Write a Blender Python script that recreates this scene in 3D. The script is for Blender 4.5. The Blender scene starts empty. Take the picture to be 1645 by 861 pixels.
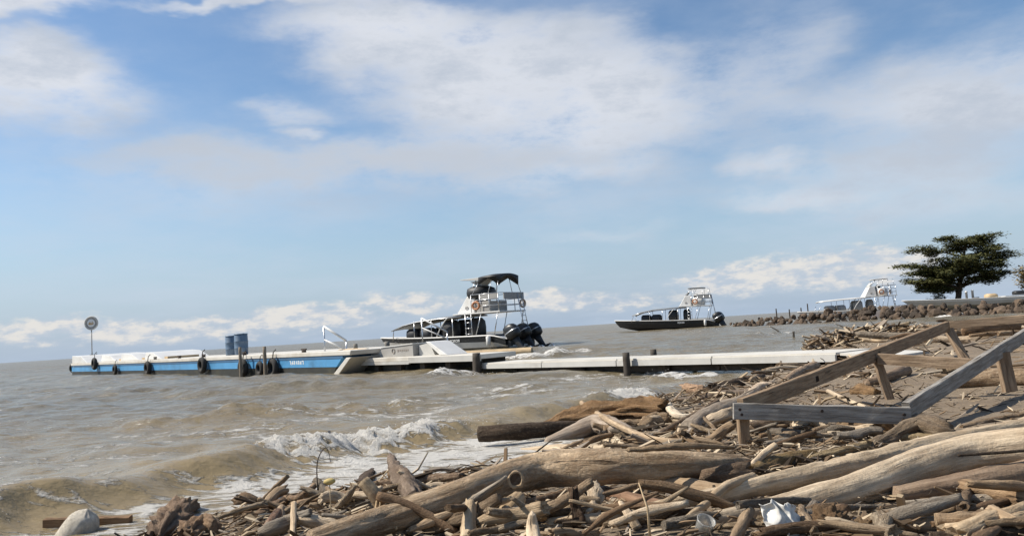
import bpy, bmesh, math, random
import numpy as np
from mathutils import Vector, Matrix, noise, Euler

random.seed(7)
np.random.seed(7)
SC = bpy.context.scene
COL = SC.collection
R_ = math.radians

# ------------------------------------------------------------------ camera
F_PX, PW, PH = 1300.0, 1645.0, 861.0
EYE = Vector((0, 0, 1.2))
PITCH, ROLL = R_(4.37), R_(3.69)
FW = Vector((0, math.cos(PITCH), math.sin(PITCH)))
UP0 = Vector((0, -math.sin(PITCH), math.cos(PITCH)))
RT = Vector((1, 0, 0)) * math.cos(ROLL) - UP0 * math.sin(ROLL)
UP = Vector((1, 0, 0)) * math.sin(ROLL) + UP0 * math.cos(ROLL)
cam = bpy.data.cameras.new('camera')
cam.sensor_width = 36.0
cam.lens = 36.0 * F_PX / PW
cam.clip_start = 0.05
cam.clip_end = 30000
camo = bpy.data.objects.new('camera', cam)
COL.objects.link(camo)
M = Matrix((RT, UP, -FW)).transposed().to_4x4()
M.translation = EYE
camo.matrix_world = M
SC.camera = camo

# ------------------------------------------------------------------ sun, sky, exposure
SUN_AZ, SUN_EL = R_(-86), R_(46)          # azimuth clockwise from +Y: the sun stands to the left
sun = bpy.data.lights.new('sun', 'SUN')
sun.energy = 4.6
sun.angle = R_(0.5)
sun.color = (1.0, 0.935, 0.83)
suno = bpy.data.objects.new('sun', sun)
COL.objects.link(suno)
SDIR = Vector((math.sin(SUN_AZ) * math.cos(SUN_EL), math.cos(SUN_AZ) * math.cos(SUN_EL), math.sin(SUN_EL)))
suno.rotation_euler = SDIR.to_track_quat('Z', 'Y').to_euler()
suno.location = (-20, 10, 30)
SC.view_settings.view_transform = 'Standard'
SC.view_settings.look = 'None'
SC.view_settings.exposure = 0.52
SC.view_settings.gamma = 1.0
SC.view_settings.use_curve_mapping = False


def ray(px, py):
    return FW + RT * ((px - PW / 2) / F_PX) - UP * ((py - PH / 2) / F_PX)


def build_world():
    w = bpy.data.worlds.new('World')
    SC.world = w
    w.use_nodes = True
    nt = w.node_tree
    N, L = nt.nodes, nt.links
    N.clear()
    out = N.new('ShaderNodeOutputWorld')
    bg = N.new('ShaderNodeBackground')
    bg.inputs['Strength'].default_value = 0.095
    L.new(bg.outputs[0], out.inputs[0])
    sky = N.new('ShaderNodeTexSky')
    sky.sky_type = 'NISHITA'
    sky.sun_disc = False
    sky.sun_elevation = SUN_EL
    sky.sun_rotation = SUN_AZ
    sky.air_density = 1.0
    sky.dust_density = 0.5
    sky.ozone_density = 1.5
    tc = N.new('ShaderNodeTexCoord')

    def link_or_set(sock, v):
        if hasattr(v, 'is_output'):
            L.new(v, sock)
        else:
            sock.default_value = v

    def math_(op, a, b=0.0, c=None, clamp=False):
        n = N.new('ShaderNodeMath')
        n.operation = op
        n.use_clamp = clamp
        link_or_set(n.inputs[0], a)
        link_or_set(n.inputs[1], b)
        if c is not None:
            link_or_set(n.inputs[2], c)
        return n.outputs[0]

    def vmath(op, a, b):
        n = N.new('ShaderNodeVectorMath')
        n.operation = op
        link_or_set(n.inputs[0], a)
        link_or_set(n.inputs[1], b)
        return n

    def fbm(vec, scale, detail=6, rough=.55):
        n = N.new('ShaderNodeTexNoise')
        n.inputs['Scale'].default_value = scale
        n.inputs['Detail'].default_value = detail
        n.inputs['Roughness'].default_value = rough
        L.new(vec, n.inputs['Vector'])
        return n

    d = tc.outputs['Generated']
    dsc = N.new('ShaderNodeMapping')
    dsc.inputs['Scale'].default_value = (1, 1, 2.5)
    L.new(d, dsc.inputs['Vector'])
    dv = dsc.outputs[0]
    wn = fbm(dv, 5.0, 5)
    woff = vmath('SUBTRACT', wn.outputs['Color'], (0.5, 0.5, 0.5)).outputs[0]
    wsc = vmath('MULTIPLY', woff, (0.20, 0.20, 0.12)).outputs[0]
    wd = vmath('ADD', d, wsc).outputs[0]
    wn2 = fbm(dv, 22.0, 4)
    woff2 = vmath('SUBTRACT', wn2.outputs['Color'], (0.5, 0.5, 0.5)).outputs[0]
    wsc2 = vmath('MULTIPLY', woff2, (0.035, 0.035, 0.022)).outputs[0]
    wdb = vmath('ADD', d, wsc2).outputs[0]

    def blobs(lst, vec, tail=1.45):
        acc = None
        for (px, py, sx, sy, wt) in lst:
            c = ray(px, py).normalized()
            r = (RT - c * RT.dot(c)).normalized()
            u = c.cross(r) * -1
            if u.z < 0:
                u = -u
            m = Matrix((r, u, r.cross(u))).transposed()
            mp = N.new('ShaderNodeMapping')
            mp.vector_type = 'TEXTURE'
            mp.inputs['Location'].default_value = c
            mp.inputs['Rotation'].default_value = m.to_euler()
            mp.inputs['Scale'].default_value = (sx / F_PX, sy / F_PX, 0.6)
            L.new(vec, mp.inputs['Vector'])
            ln = N.new('ShaderNodeVectorMath')
            ln.operation = 'LENGTH'
            L.new(mp.outputs[0], ln.inputs[0])
            mr = N.new('ShaderNodeMapRange')
            mr.interpolation_type = 'SMOOTHSTEP'
            mr.inputs['From Min'].default_value = tail
            mr.inputs['From Max'].default_value = 0.1
            mr.inputs['To Min'].default_value = 0.0
            mr.inputs['To Max'].default_value = wt
            L.new(ln.outputs['Value'], mr.inputs['Value'])
            o = mr.outputs[0]
            acc = o if acc is None else math_('ADD', acc, math_('MULTIPLY', o, math_('SUBTRACT', 1.0, acc, clamp=True)))
        return acc

    # broad high clouds where the photograph has them
    high = blobs([
        (40, 130, 150, 70, 1.0), (50, 8, 110, 26, .95), (390, 2, 160, 14, .8),
        (640, 45, 210, 60, 1.0), (800, 110, 260, 100, 1.0), (1010, 150, 150, 100, .85),
        (880, 240, 280, 75, .66), (560, 255, 290, 44, .5), (460, 172, 95, 28, .6),
        (1235, 90, 120, 130, .52), (1540, 160, 200, 66, .74), (1480, 285, 260, 60, .52), (1330, 200, 260, 90, .26), (1120, 330, 300, 50, .26), (1600, 60, 160, 70, .35),
        (1240, 270, 60, 22, .5), (1290, 340, 130, 26, .55), (960, 378, 120, 20, .4),
        (930, 290, 170, 26, .45), (230, 270, 330, 90, .36), (620, 330, 420, 60, .26), (480, 207, 34, 10, .5)], wd)
    # far cumulus bank low over the sea
    low = blobs([
        (500, 507, 80, 22, .95), (645, 488, 75, 25, 1.0), (900, 482, 90, 24, 1.0),
        (1010, 486, 80, 16, .8), (1150, 458, 90, 30, .95), (1265, 440, 120, 34, .95),
        (1390, 422, 100, 36, 1.0), (1470, 440, 80, 30, .8), (200, 532, 260, 26, .85), (420, 520, 70, 22, .8), (575, 508, 60, 22, .85), (770, 492, 70, 22, .8),
        (20, 545, 80, 18, .5), (120, 520, 60, 18, .45), (330, 522, 50, 18, .6)], wdb, 1.5)
    # thin veil everywhere, in and out of the picture
    sep = N.new('ShaderNodeSeparateXYZ')
    L.new(d, sep.inputs[0])
    zz = math_('MAXIMUM', math_('ADD', sep.outputs[2], 0.16), 0.05)
    cmb = N.new('ShaderNodeCombineXYZ')
    L.new(math_('DIVIDE', sep.outputs[0], zz), cmb.inputs[0])
    L.new(math_('DIVIDE', sep.outputs[1], zz), cmb.inputs[1])
    veil = fbm(cmb.outputs[0], 0.9, 7, .6).outputs['Fac']
    n1 = fbm(dv, 7.5, 12, .66).outputs['Fac']
    n2 = fbm(dv, 34.0, 6, .6).outputs['Fac']

    def sstep(v, a, b, lo=0.0, hi=1.0):
        mr = N.new('ShaderNodeMapRange')
        mr.interpolation_type = 'SMOOTHSTEP'
        mr.inputs['From Min'].default_value = a
        mr.inputs['From Max'].default_value = b
        mr.inputs['To Min'].default_value = lo
        mr.inputs['To Max'].default_value = hi
        link_or_set(mr.inputs['Value'], v)
        return mr.outputs[0]

    hden = math_('ADD', high, math_('MULTIPLY', math_('SUBTRACT', n1, 0.5), math_('ADD', math_('MULTIPLY', high, 2.3), .15)))
    hmask = sstep(hden, 0.10, .92, 0, .95)
    lden = math_('ADD', low, math_('MULTIPLY', math_('SUBTRACT', n2, 0.5), math_('MULTIPLY', low, 2.6)))
    lmask = sstep(lden, 0.30, 0.95, 0, .82)
    vmask = sstep(veil, 0.38, 0.74, 0.0, .45)
    # cloud colour: lit white, greyer where the cloud is thick
    grey = sstep(math_('ADD', math_('MULTIPLY', n1, 1.1), math_('MULTIPLY', veil, .35)), 0.42, 0.95)

    def mix(fac, a, b):
        m = N.new('ShaderNodeMix')
        m.data_type = 'RGBA'
        link_or_set(m.inputs['Factor'], fac)
        link_or_set(m.inputs['A'], a)
        link_or_set(m.inputs['B'], b)
        return m.outputs['Result']

    gam = N.new('ShaderNodeHueSaturation')
    gam.inputs['Saturation'].default_value = 1.12
    gam.inputs['Value'].default_value = .95
    L.new(sky.outputs[0], gam.inputs['Color'])
    # sea air low down: slightly bluer-grey than the pure clear-sky model
    lowair = sstep(sep.outputs[2], 0.22, -0.02)
    base = mix(math_('MULTIPLY', lowair, .9), gam.outputs[0], (2.75, 3.6, 4.85, 1))
    ccol = mix(grey, (6.5, 6.55, 6.8, 1), (3.9, 4.3, 4.95, 1))
    s1 = mix(vmask, base, (4.3, 4.9, 5.8, 1))
    s2 = mix(hmask, s1, ccol)
    band = blobs([(540, 258, 330, 34, .75), (820, 262, 240, 44, .7), (180, 262, 200, 30, .4), (1420, 262, 220, 26, .45)], wd)
    bden = math_('ADD', band, math_('MULTIPLY', math_('SUBTRACT', n1, 0.5), math_('MULTIPLY', band, 1.6)))
    s2 = mix(sstep(bden, .1, .9, 0, .8), s2, (3.95, 4.3, 4.85, 1))
    lcol = mix(sstep(n2, 0.4, .62), (4.1, 4.5, 5.1, 1), (6.2, 5.9, 5.5, 1))
    s3 = mix(lmask, s2, lcol)
    L.new(s3, bg.inputs['Color'])
    w.cycles.sampling_method = 'MANUAL'
    w.cycles.sample_map_resolution = 512


build_world()

# ------------------------------------------------------------------ layout helpers
def to_px(p):
    v = Vector(p) - EYE
    k = v.dot(FW)
    return PW / 2 + F_PX * v.dot(RT) / k, PH / 2 - F_PX * v.dot(UP) / k


def at_depth(px, py, y):
    r = ray(px, py)
    return EYE + r * (y / r.y)


def at_height(px, py, z):
    r = ray(px, py)
    return EYE + r * ((z - EYE.z) / r.z)


SHORE = [(-60, -40), (-20, -8), (-6.0, 2.2), (-3.1, 4.9), (-1.9, 6.55), (-0.3, 7.2), (0.38, 8.0), (0.8, 9.6), (1.55, 11.8), (2.8, 13.6),
         (4.9, 16.6), (7.2, 22), (9.9, 27), (13.5, 33), (26, 40), (60, 44), (200, 50)]
WAVE = [(-14, -5.5), (-6.6, 2.4)] + [tuple(at_height(a, b, 0).xy) for a, b in ((0, 843), (100, 822), (230, 797), (350, 771), (430, 752), (560, 722), (690, 697), (820, 681), (1000, 648))] + [(3.6, 15.6)]


def poly_sd(line, x, y):
    """signed distance (numpy) to a polyline, positive on its right-hand side; also the arc parameter"""
    x = np.asarray(x, float)
    y = np.asarray(y, float)
    best = np.full(x.shape, 1e9)
    sgn = np.ones(x.shape)
    par = np.zeros(x.shape)
    acc = 0.0
    for (x0, y0), (x1, y1) in zip(line[:-1], line[1:]):
        dx, dy = x1 - x0, y1 - y0
        l2 = dx * dx + dy * dy
        t = np.clip(((x - x0) * dx + (y - y0) * dy) / l2, 0, 1)
        qx, qy = x0 + t * dx - x, y0 + t * dy - y
        dd = np.hypot(qx, qy)
        cr = (x - x0) * dy - (y - y0) * dx
        m = dd < best
        best = np.where(m, dd, best)
        sgn = np.where(m, np.where(cr >= 0, 1, -1), sgn)
        par = np.where(m, acc + t * math.sqrt(l2), par)
        acc += math.sqrt(l2)
    return best * sgn, par


def wob(x, y, k, s):
    return (np.sin(x * k + s) * np.cos(y * k * 1.13 + s * 2.1) + .5 * np.sin(x * k * 2.3 - y * k * 1.7 + s)
            + .3 * np.sin(x * k * 4.1 + y * k * 3.7 + 3 * s)) / 1.8


def ground(x, y):
    sd, _ = poly_sd(SHORE, x, y)
    z = np.interp(sd, [-40, -6, -1, 0, .8, 2, 4, 8, 15, 60], [-3, -.7, -.14, -.02, .12, .25, .33, .45, .6, .9])
    x = np.asarray(x, float)
    y = np.asarray(y, float)
    spit = np.clip(1 - np.hypot((x - 62) / 34, (y - 84) / 15), 0, 1)
    z = np.maximum(z, -1.2 + 3.0 * np.minimum(spit * 2.2, .8))
    land = np.clip(sd / 1.5, 0, 1)
    return z + land * (.022 * wob(x, y, 1.1, 1.3) + .014 * wob(x, y, 3.3, 4.0))


def gz(x, y):
    return float(ground(np.array([x]), np.array([y]))[0])


_TS = np.concatenate([np.arange(1.6, 14, .01), np.arange(14, 130, .1)])


def on_ground(px, py, lift=0.0, rpx=0.0):
    """point whose picture is (px, py) and that stands lift (+ its own radius) above the ground"""
    r = ray(px, py)
    r = r / r.y
    xs, ys, zs = EYE.x + r.x * _TS, EYE.y + _TS, EYE.z + r.z * _TS
    g = ground(xs, ys) + lift + rpx * _TS / F_PX
    hit = np.nonzero(zs <= g)[0]
    i = int(hit[0]) if len(hit) else len(_TS) - 1
    return Vector((xs[i], ys[i], zs[i]))


# ------------------------------------------------------------------ materials
def nodes_of(name):
    m = bpy.data.materials.new(name)
    m.use_nodes = True
    nt = m.node_tree
    b = nt.nodes['Principled BSDF']
    return m, nt, nt.nodes, nt.links, b


def add_noise(N, L, vec, scale, detail=5, rough=.6):
    n = N.new('ShaderNodeTexNoise')
    n.inputs['Scale'].default_value = scale
    n.inputs['Detail'].default_value = detail
    n.inputs['Roughness'].default_value = rough
    if vec is not None:
        L.new(vec, n.inputs['Vector'])
    return n.outputs['Fac']


def add_range(N, L, v, a, b, lo=0.0, hi=1.0):
    mr = N.new('ShaderNodeMapRange')
    for k, q in zip(('From Min', 'From Max', 'To Min', 'To Max'), (a, b, lo, hi)):
        mr.inputs[k].default_value = q
    L.new(v, mr.inputs['Value'])
    return mr.outputs[0]


def add_mix(N, L, f, a, b, mode='MIX'):
    m = N.new('ShaderNodeMix')
    m.data_type = 'RGBA'
    m.blend_type = mode
    for s, v in ((m.inputs['Factor'], f), (m.inputs['A'], a), (m.inputs['B'], b)):
        if hasattr(v, 'is_output'):
            L.new(v, s)
        elif isinstance(v, (tuple, list)):
            s.default_value = (*v[:3], 1)
        else:
            s.default_value = v
    return m.outputs['Result']


def add_bump(N, L, b, h, strength, dist=.02):
    bp = N.new('ShaderNodeBump')
    bp.inputs['Strength'].default_value = strength
    bp.inputs['Distance'].default_value = dist
    L.new(h, bp.inputs['Height'])
    L.new(bp.outputs[0], b.inputs['Normal'])


def paint(name, col, rough=.45, var=.12, dirt=None, dirt_amt=.35, scale=3.0, bump=.06, metal=0.0, spec=.5, each=0.0):
    m, nt, N, L, b = nodes_of(name)
    tc = N.new('ShaderNodeTexCoord')
    v = tc.outputs['Object']
    n = add_noise(N, L, v, scale, 6)
    c = add_mix(N, L, add_range(N, L, n, .3, .7), tuple(q * (1 - var) for q in col), tuple(min(1, q * (1 + var)) for q in col))
    if dirt:
        n2 = add_noise(N, L, v, scale * .55, 8, .7)
        c = add_mix(N, L, add_range(N, L, n2, .5, .75, 0, dirt_amt), c, dirt)
    if each:
        oi = N.new('ShaderNodeObjectInfo')
        c = add_mix(N, L, 1.0, c, add_mix(N, L, oi.outputs['Random'], (1 - each, 1 - each, 1 - each), (1 + each * .7, 1 + each * .6, 1 + each * .5)), 'MULTIPLY')
    L.new(c, b.inputs['Base Color'])
    b.inputs['Roughness'].default_value = rough
    b.inputs['Metallic'].default_value = metal
    b.inputs['Specular IOR Level'].default_value = spec
    if bump:
        add_bump(N, L, b, add_noise(N, L, v, scale * 9, 5), bump, .02)
    return m


def wood(name, grain=.55, streak=26.0, crack=.6, speck=0.0, bump=.55, patch=0.0):
    """grain runs along the UV's u; the tint is the object's own colour"""
    m, nt, N, L, b = nodes_of(name)
    oi = N.new('ShaderNodeObjectInfo')
    uv = N.new('ShaderNodeUVMap')
    tc = N.new('ShaderNodeTexCoord')
    off = N.new('ShaderNodeVectorMath')
    off.operation = 'SCALE'
    cb = N.new('ShaderNodeCombineXYZ')
    L.new(oi.outputs['Random'], cb.inputs[0])
    L.new(oi.outputs['Random'], cb.inputs[1])
    L.new(cb.outputs[0], off.inputs[0])
    off.inputs['Scale'].default_value = 37.0
    mp = N.new('ShaderNodeMapping')
    mp.inputs['Scale'].default_value = (2.2, streak, 1)
    L.new(uv.outputs[0], mp.inputs['Vector'])
    ad = N.new('ShaderNodeVectorMath')
    L.new(mp.outputs[0], ad.inputs[0])
    L.new(off.outputs[0], ad.inputs[1])
    g = add_noise(N, L, ad.outputs[0], 1.6, 8, .65)
    g2 = add_noise(N, L, ad.outputs[0], .45, 6, .6)
    blot = add_noise(N, L, tc.outputs['Object'], 6.0, 7, .65)
    dark = add_mix(N, L, 1.0, oi.outputs['Color'], (.38, .33, .29), 'MULTIPLY')
    lite = add_mix(N, L, 1.0, oi.outputs['Color'], (1.28, 1.25, 1.2), 'MULTIPLY')
    c = add_mix(N, L, add_range(N, L, g, .3, .68), dark, lite)
    c = add_mix(N, L, add_range(N, L, g2, .25, .6, grain, 0), c, dark)
    c = add_mix(N, L, add_range(N, L, blot, .45, .75, 0, .55), c, add_mix(N, L, 1.0, oi.outputs['Color'], (.62, .52, .42), 'MULTIPLY'))
    ck = add_range(N, L, add_noise(N, L, ad.outputs[0], 1.1, 3, .5), .36, .30, 0, crack)
    c = add_mix(N, L, ck, c, (.02, .014, .009))
    pn = None
    if patch:
        pm = N.new('ShaderNodeMapping')
        pm.inputs['Scale'].default_value = (3.0, 9.0, 1)
        L.new(uv.outputs[0], pm.inputs['Vector'])
        pn = add_range(N, L, add_noise(N, L, pm.outputs[0], 1.6, 9, .72), .47, .58, 0, patch)
        c = add_mix(N, L, pn, c, add_mix(N, L, 1.0, oi.outputs['Color'], (.40, .31, .24), 'MULTIPLY'))
    if speck:
        sp = add_noise(N, L, tc.outputs['Object'], 38.0, 8, .8)
        c = add_mix(N, L, add_range(N, L, sp, .5, .75, 0, speck), c, (.50, .41, .30))
    L.new(c, b.inputs['Base Color'])
    b.inputs['Roughness'].default_value = .85
    b.inputs['Specular IOR Level'].default_value = .25
    hm = N.new('ShaderNodeMath')
    hm.operation = 'SUBTRACT'
    L.new(g, hm.inputs[0])
    L.new(ck, hm.inputs[1])
    h2 = N.new('ShaderNodeMath')
    h2.operation = 'MULTIPLY_ADD'
    L.new(add_noise(N, L, tc.outputs['Object'], 40, 5), h2.inputs[0])
    h2.inputs[1].default_value = .6
    L.new(hm.outputs[0], h2.inputs[2])
    hh = h2.outputs[0]
    if pn is not None:
        h3 = N.new('ShaderNodeMath')
        h3.operation = 'MULTIPLY_ADD'
        L.new(pn, h3.inputs[0])
        h3.inputs[1].default_value = .7
        L.new(hh, h3.inputs[2])
        hh = h3.outputs[0]
    add_bump(N, L, b, hh, bump, .02)
    return m


MT = {}
MT['bleached'] = wood('bleached_wood', .4, 17, .6, 0, .6)
MT['bark'] = wood('barky_wood', .5, 11, .6, .7, 1.0, .42)
MT['rotten'] = wood('rotten_wood', .8, 20, .85, .25, 1.0, .35)
MT['board'] = wood('weathered_board', .4, 30, .7, 0, .35)
MT['white'] = paint('white_gelcoat', (.62, .61, .58), .4, .06, (.36, .31, .23), .5, 1.2)
MT['white_deck'] = paint('worn_white_deck', (.56, .53, .47), .6, .1, (.32, .26, .18), .65, 1.1)
MT['fascia'] = paint('pale_grey_board', (.46, .45, .42), .65, .1, (.26, .22, .17), .55, 1.5)
MT['blue'] = paint('blue_paint', (.075, .27, .50), .45, .1, (.03, .05, .07), .5, 1.3)
MT['blue_shade'] = paint('shaded_blue_paint', (.05, .13, .24), .5, .1, (.02, .03, .04), .4, 1.3)  # the blue darkened to imitate shade below the deck edge
MT['drum'] = paint('drum_plastic', (.085, .135, .20), .45, .1, (.25, .3, .36), .3, 2)
MT['black'] = paint('black_vinyl', (.016, .017, .019), .55, .2, (.06, .06, .06), .3, 3)
MT['black_gloss'] = paint('black_gelcoat', (.010, .011, .012), .4, .15, (.05, .05, .045), .3, 2, 0)
MT['rubber'] = paint('tyre_rubber', (.02, .019, .018), .85, .25, (.09, .075, .055), .5, 5, .2)
MT['weed'] = paint('wet_weedy_hull', (.022, .022, .017), .6, .4, (.07, .065, .03), .6, 3, .3)
MT['steel'] = paint('brushed_steel', (.55, .56, .57), .3, .1, None, 0, 4, 0, .85)
MT['grey'] = paint('grey_panel', (.30, .29, .27), .6, .1, (.2, .17, .13), .3, 2)
MT['canopy_grey'] = paint('grey_canopy', (.17, .18, .18), .6, .1, (.3, .3, .28), .3, 1)
MT['glass'] = paint('dark_glass', (.02, .022, .025), .08, .1, None, 0, 2, 0)
MT['orange'] = paint('faded_orange', (.42, .17, .07), .6, .15, (.3, .24, .18), .5, 6)
MT['ring'] = paint('lifebuoy_cover', (.46, .35, .26), .6, .15, (.3, .1, .05), .5, 5)
MT['tan'] = paint('tan_timber', (.45, .33, .19), .75, .2, (.2, .13, .07), .5, 3, .3)
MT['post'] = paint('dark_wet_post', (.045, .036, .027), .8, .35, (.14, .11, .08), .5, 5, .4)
MT['greypost'] = paint('grey_post', (.17, .155, .13), .8, .25, (.07, .055, .04), .5, 5, .3)
MT['plastic'] = paint('white_plastic_bag', (.60, .575, .52), .5, .06, (.45, .4, .3), .4, 9, .1)
MT['rock'] = paint('brown_rock', (.095, .068, .046), .9, .4, (.025, .02, .015), .8, 2.2, 1.0, each=.6)
MT['iron'] = paint('rusty_iron', (.035, .022, .015), .8, .3, (.12, .05, .025), .5, 20, .2)
MT['emblem'] = paint('emblem_print', (.40, .25, .11), .5, .3, (.7, .68, .6), .8, 7, 0)
MT['logo_grey'] = paint('faint_print', (.24, .21, .18), .6, .1, None, 0, 4, 0)
MT['lettering'] = paint('white_lettering', (.7, .7, .68), .5, .05, None, 0, 4, 0)
MT['yellow'] = paint('dry_yellow_leaf', (.45, .34, .12), .7, .2, None, 0, 20, .1)


# ------------------------------------------------------------------ mesh helpers
def link(name, me, mat_, parent=None, smooth=False):
    if mat_ is not None:
        me.materials.append(MT[mat_] if isinstance(mat_, str) else mat_)
    if smooth:
        me.polygons.foreach_set('use_smooth', [True] * len(me.polygons))
    o = bpy.data.objects.new(name, me)
    COL.objects.link(o)
    if parent is not None:
        o.parent = parent
    return o


def tag(o, label, cat, group=None):
    o['label'] = label
    o['category'] = cat
    if group:
        o['group'] = group
    return o


def thing(name, label, cat, loc=(0, 0, 0), rz=0.0, group=None):
    o = bpy.data.objects.new(name, None)
    o.empty_display_size = .2
    COL.objects.link(o)
    o.location = loc
    o.rotation_euler = (0, 0, rz)
    return tag(o, label, cat, group)


def copy_tree(o, parent=None):
    c = o.copy()
    COL.objects.link(c)
    c.parent = parent
    for ch in list(o.children):
        copy_tree(ch, c)
    return c


class MB:
    def __init__(s):
        s.v, s.f, s.uv = [], [], []

    def quadbox(s, P, uvl=None):
        """8 corners: bottom 4 counter-clockwise, then top 4"""
        i = len(s.v)
        s.v += [tuple(p) for p in P]
        for q in ((0, 3, 2, 1), (4, 5, 6, 7), (0, 1, 5, 4), (1, 2, 6, 5), (2, 3, 7, 6), (3, 0, 4, 7)):
            s.f.append(tuple(i + k for k in q))
        return s

    def box(s, x0, x1, y0, y1, z0, z1):
        return s.quadbox([(x0, y0, z0), (x1, y0, z0), (x1, y1, z0), (x0, y1, z0), (x0, y0, z1), (x1, y0, z1), (x1, y1, z1), (x0, y1, z1)])

    def bar(s, a, b, w, h, up=(0, 0, 1)):
        a, b = Vector(a), Vector(b)
        t = (b - a).normalized()
        sd = t.cross(Vector(up))
        if sd.length < 1e-4:
            sd = t.cross(Vector((1, 0, 0)))
        sd = sd.normalized() * w / 2
        u = sd.cross(t).normalized() * h / 2
        return s.quadbox([a - sd - u, b - sd - u, b + sd - u, a + sd - u, a - sd + u, b - sd + u, b + sd + u, a + sd + u])

    def rod(s, pts, r, n=8):
        pts = [Vector(p) for p in pts]
        base = len(s.v)
        u = None
        for k, p in enumerate(pts):
            t = (pts[min(k + 1, len(pts) - 1)] - pts[max(k - 1, 0)]).normalized()
            if u is None:
                u = t.orthogonal().normalized()
            u = (u - t * u.dot(t)).normalized()
            w = t.cross(u)
            rr = r[k] if isinstance(r, (list, tuple)) else r
            for j in range(n):
                a = 2 * math.pi * j / n
                s.v.append(tuple(p + (u * math.cos(a) + w * math.sin(a)) * rr))
        for k in range(len(pts) - 1):
            for j in range(n):
                a, b = base + k * n + j, base + k * n + (j + 1) % n
                s.f.append((a, b, b + n, a + n))
        s.f.append(tuple(base + j for j in reversed(range(n))))
        s.f.append(tuple(base + (len(pts) - 1) * n + j for j in range(n)))
        return s

    def lathe(s, prof, c=(0, 0, 0), n=20, axis='z'):
        base = len(s.v)
        for r, z in prof:
            for j in range(n):
                a = 2 * math.pi * j / n
                p = (r * math.cos(a), r * math.sin(a), z)
                if axis == 'y':
                    p = (p[0], z, p[1])
                if axis == 'x':
                    p = (z, p[0], p[1])
                s.v.append((p[0] + c[0], p[1] + c[1], p[2] + c[2]))
        for k in range(len(prof) - 1):
            for j in range(n):
                a, b = base + k * n + j, base + k * n + (j + 1) % n
                s.f.append((a, b, b + n, a + n))
        s.f.append(tuple(base + j for j in reversed(range(n))))
        s.f.append(tuple(base + (len(prof) - 1) * n + j for j in range(n)))
        return s

    def torus(s, c, R, r, axis='y', n=24, m=10):
        base = len(s.v)
        for i in range(n):
            a = 2 * math.pi * i / n
            for j in range(m):
                b = 2 * math.pi * j / m
                q = R + r * math.cos(b)
                p = (q * math.cos(a), r * math.sin(b), q * math.sin(a))
                if axis == 'x':
                    p = (p[1], p[0], p[2])
                if axis == 'z':
                    p = (p[0], p[2], p[1])
                s.v.append((p[0] + c[0], p[1] + c[1], p[2] + c[2]))
        for i in range(n):
            for j in range(m):
                a, b = base + i * m + j, base + i * m + (j + 1) % m
                c2, d = base + ((i + 1) % n) * m + (j + 1) % m, base + ((i + 1) % n) * m + j
                s.f.append((a, b, c2, d))
        return s

    def prism(s, poly, a, b, axis='y'):
        """polygon in the plane across axis, extruded from a to b"""
        base, n = len(s.v), len(poly)
        for q in (a, b):
            for u, w in poly:
                s.v.append({'y': (u, q, w), 'x': (q, u, w), 'z': (u, w, q)}[axis])
        s.f.append(tuple(base + i for i in range(n)))
        s.f.append(tuple(base + n + i for i in reversed(range(n))))
        for i in range(n):
            j = (i + 1) % n
            s.f.append((base + i, base + n + i, base + n + j, base + j))
        return s

    def loft(s, rings, closed=True, caps=True):
        base, n = len(s.v), len(rings[0])
        for r in rings:
            s.v += [tuple(p) for p in r]
        for k in range(len(rings) - 1):
            for j in range(n if closed else n - 1):
                a, b = base + k * n + j, base + k * n + (j + 1) % n
                s.f.append((a, b, b + n, a + n))
        if caps and closed:
            s.f.append(tuple(base + j for j in reversed(range(n))))
            s.f.append(tuple(base + (len(rings) - 1) * n + j for j in range(n)))
        return s

    def mesh(s, name, fix=True):
        me = bpy.data.meshes.new(name)
        me.from_pydata(s.v, [], s.f)
        if fix:
            bm = bmesh.new()
            bm.from_mesh(me)
            bmesh.ops.recalc_face_normals(bm, faces=bm.faces)
            bm.to_mesh(me)
            bm.free()
        me.update()
        return me

    def build(s, name, mat_, parent=None, smooth=False, bevel=0.0, fix=True):
        o = link(name, s.mesh(name, fix), mat_, parent, smooth)
        if bevel:
            b = o.modifiers.new('bevel', 'BEVEL')
            b.width = bevel
            b.segments = 2
            b.limit_method = 'ANGLE'
        return o


def catmull(P, n):
    P = [np.array(p, float) for p in P]
    if len(P) == 2:
        return [P[0] + (P[1] - P[0]) * i / n for i in range(n + 1)]
    Q = [2 * P[0] - P[1]] + P + [2 * P[-1] - P[-2]]
    out = []
    segs = len(P) - 1
    for i in range(n + 1):
        t = i / n * segs
        k = min(int(t), segs - 1)
        t -= k
        a, b, c, d = Q[k:k + 4]
        out.append(.5 * (2 * b + (c - a) * t + (2 * a - 5 * b + 4 * c - d) * t * t + (3 * b - a - 3 * c + d) * t ** 3))
    return out


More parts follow.
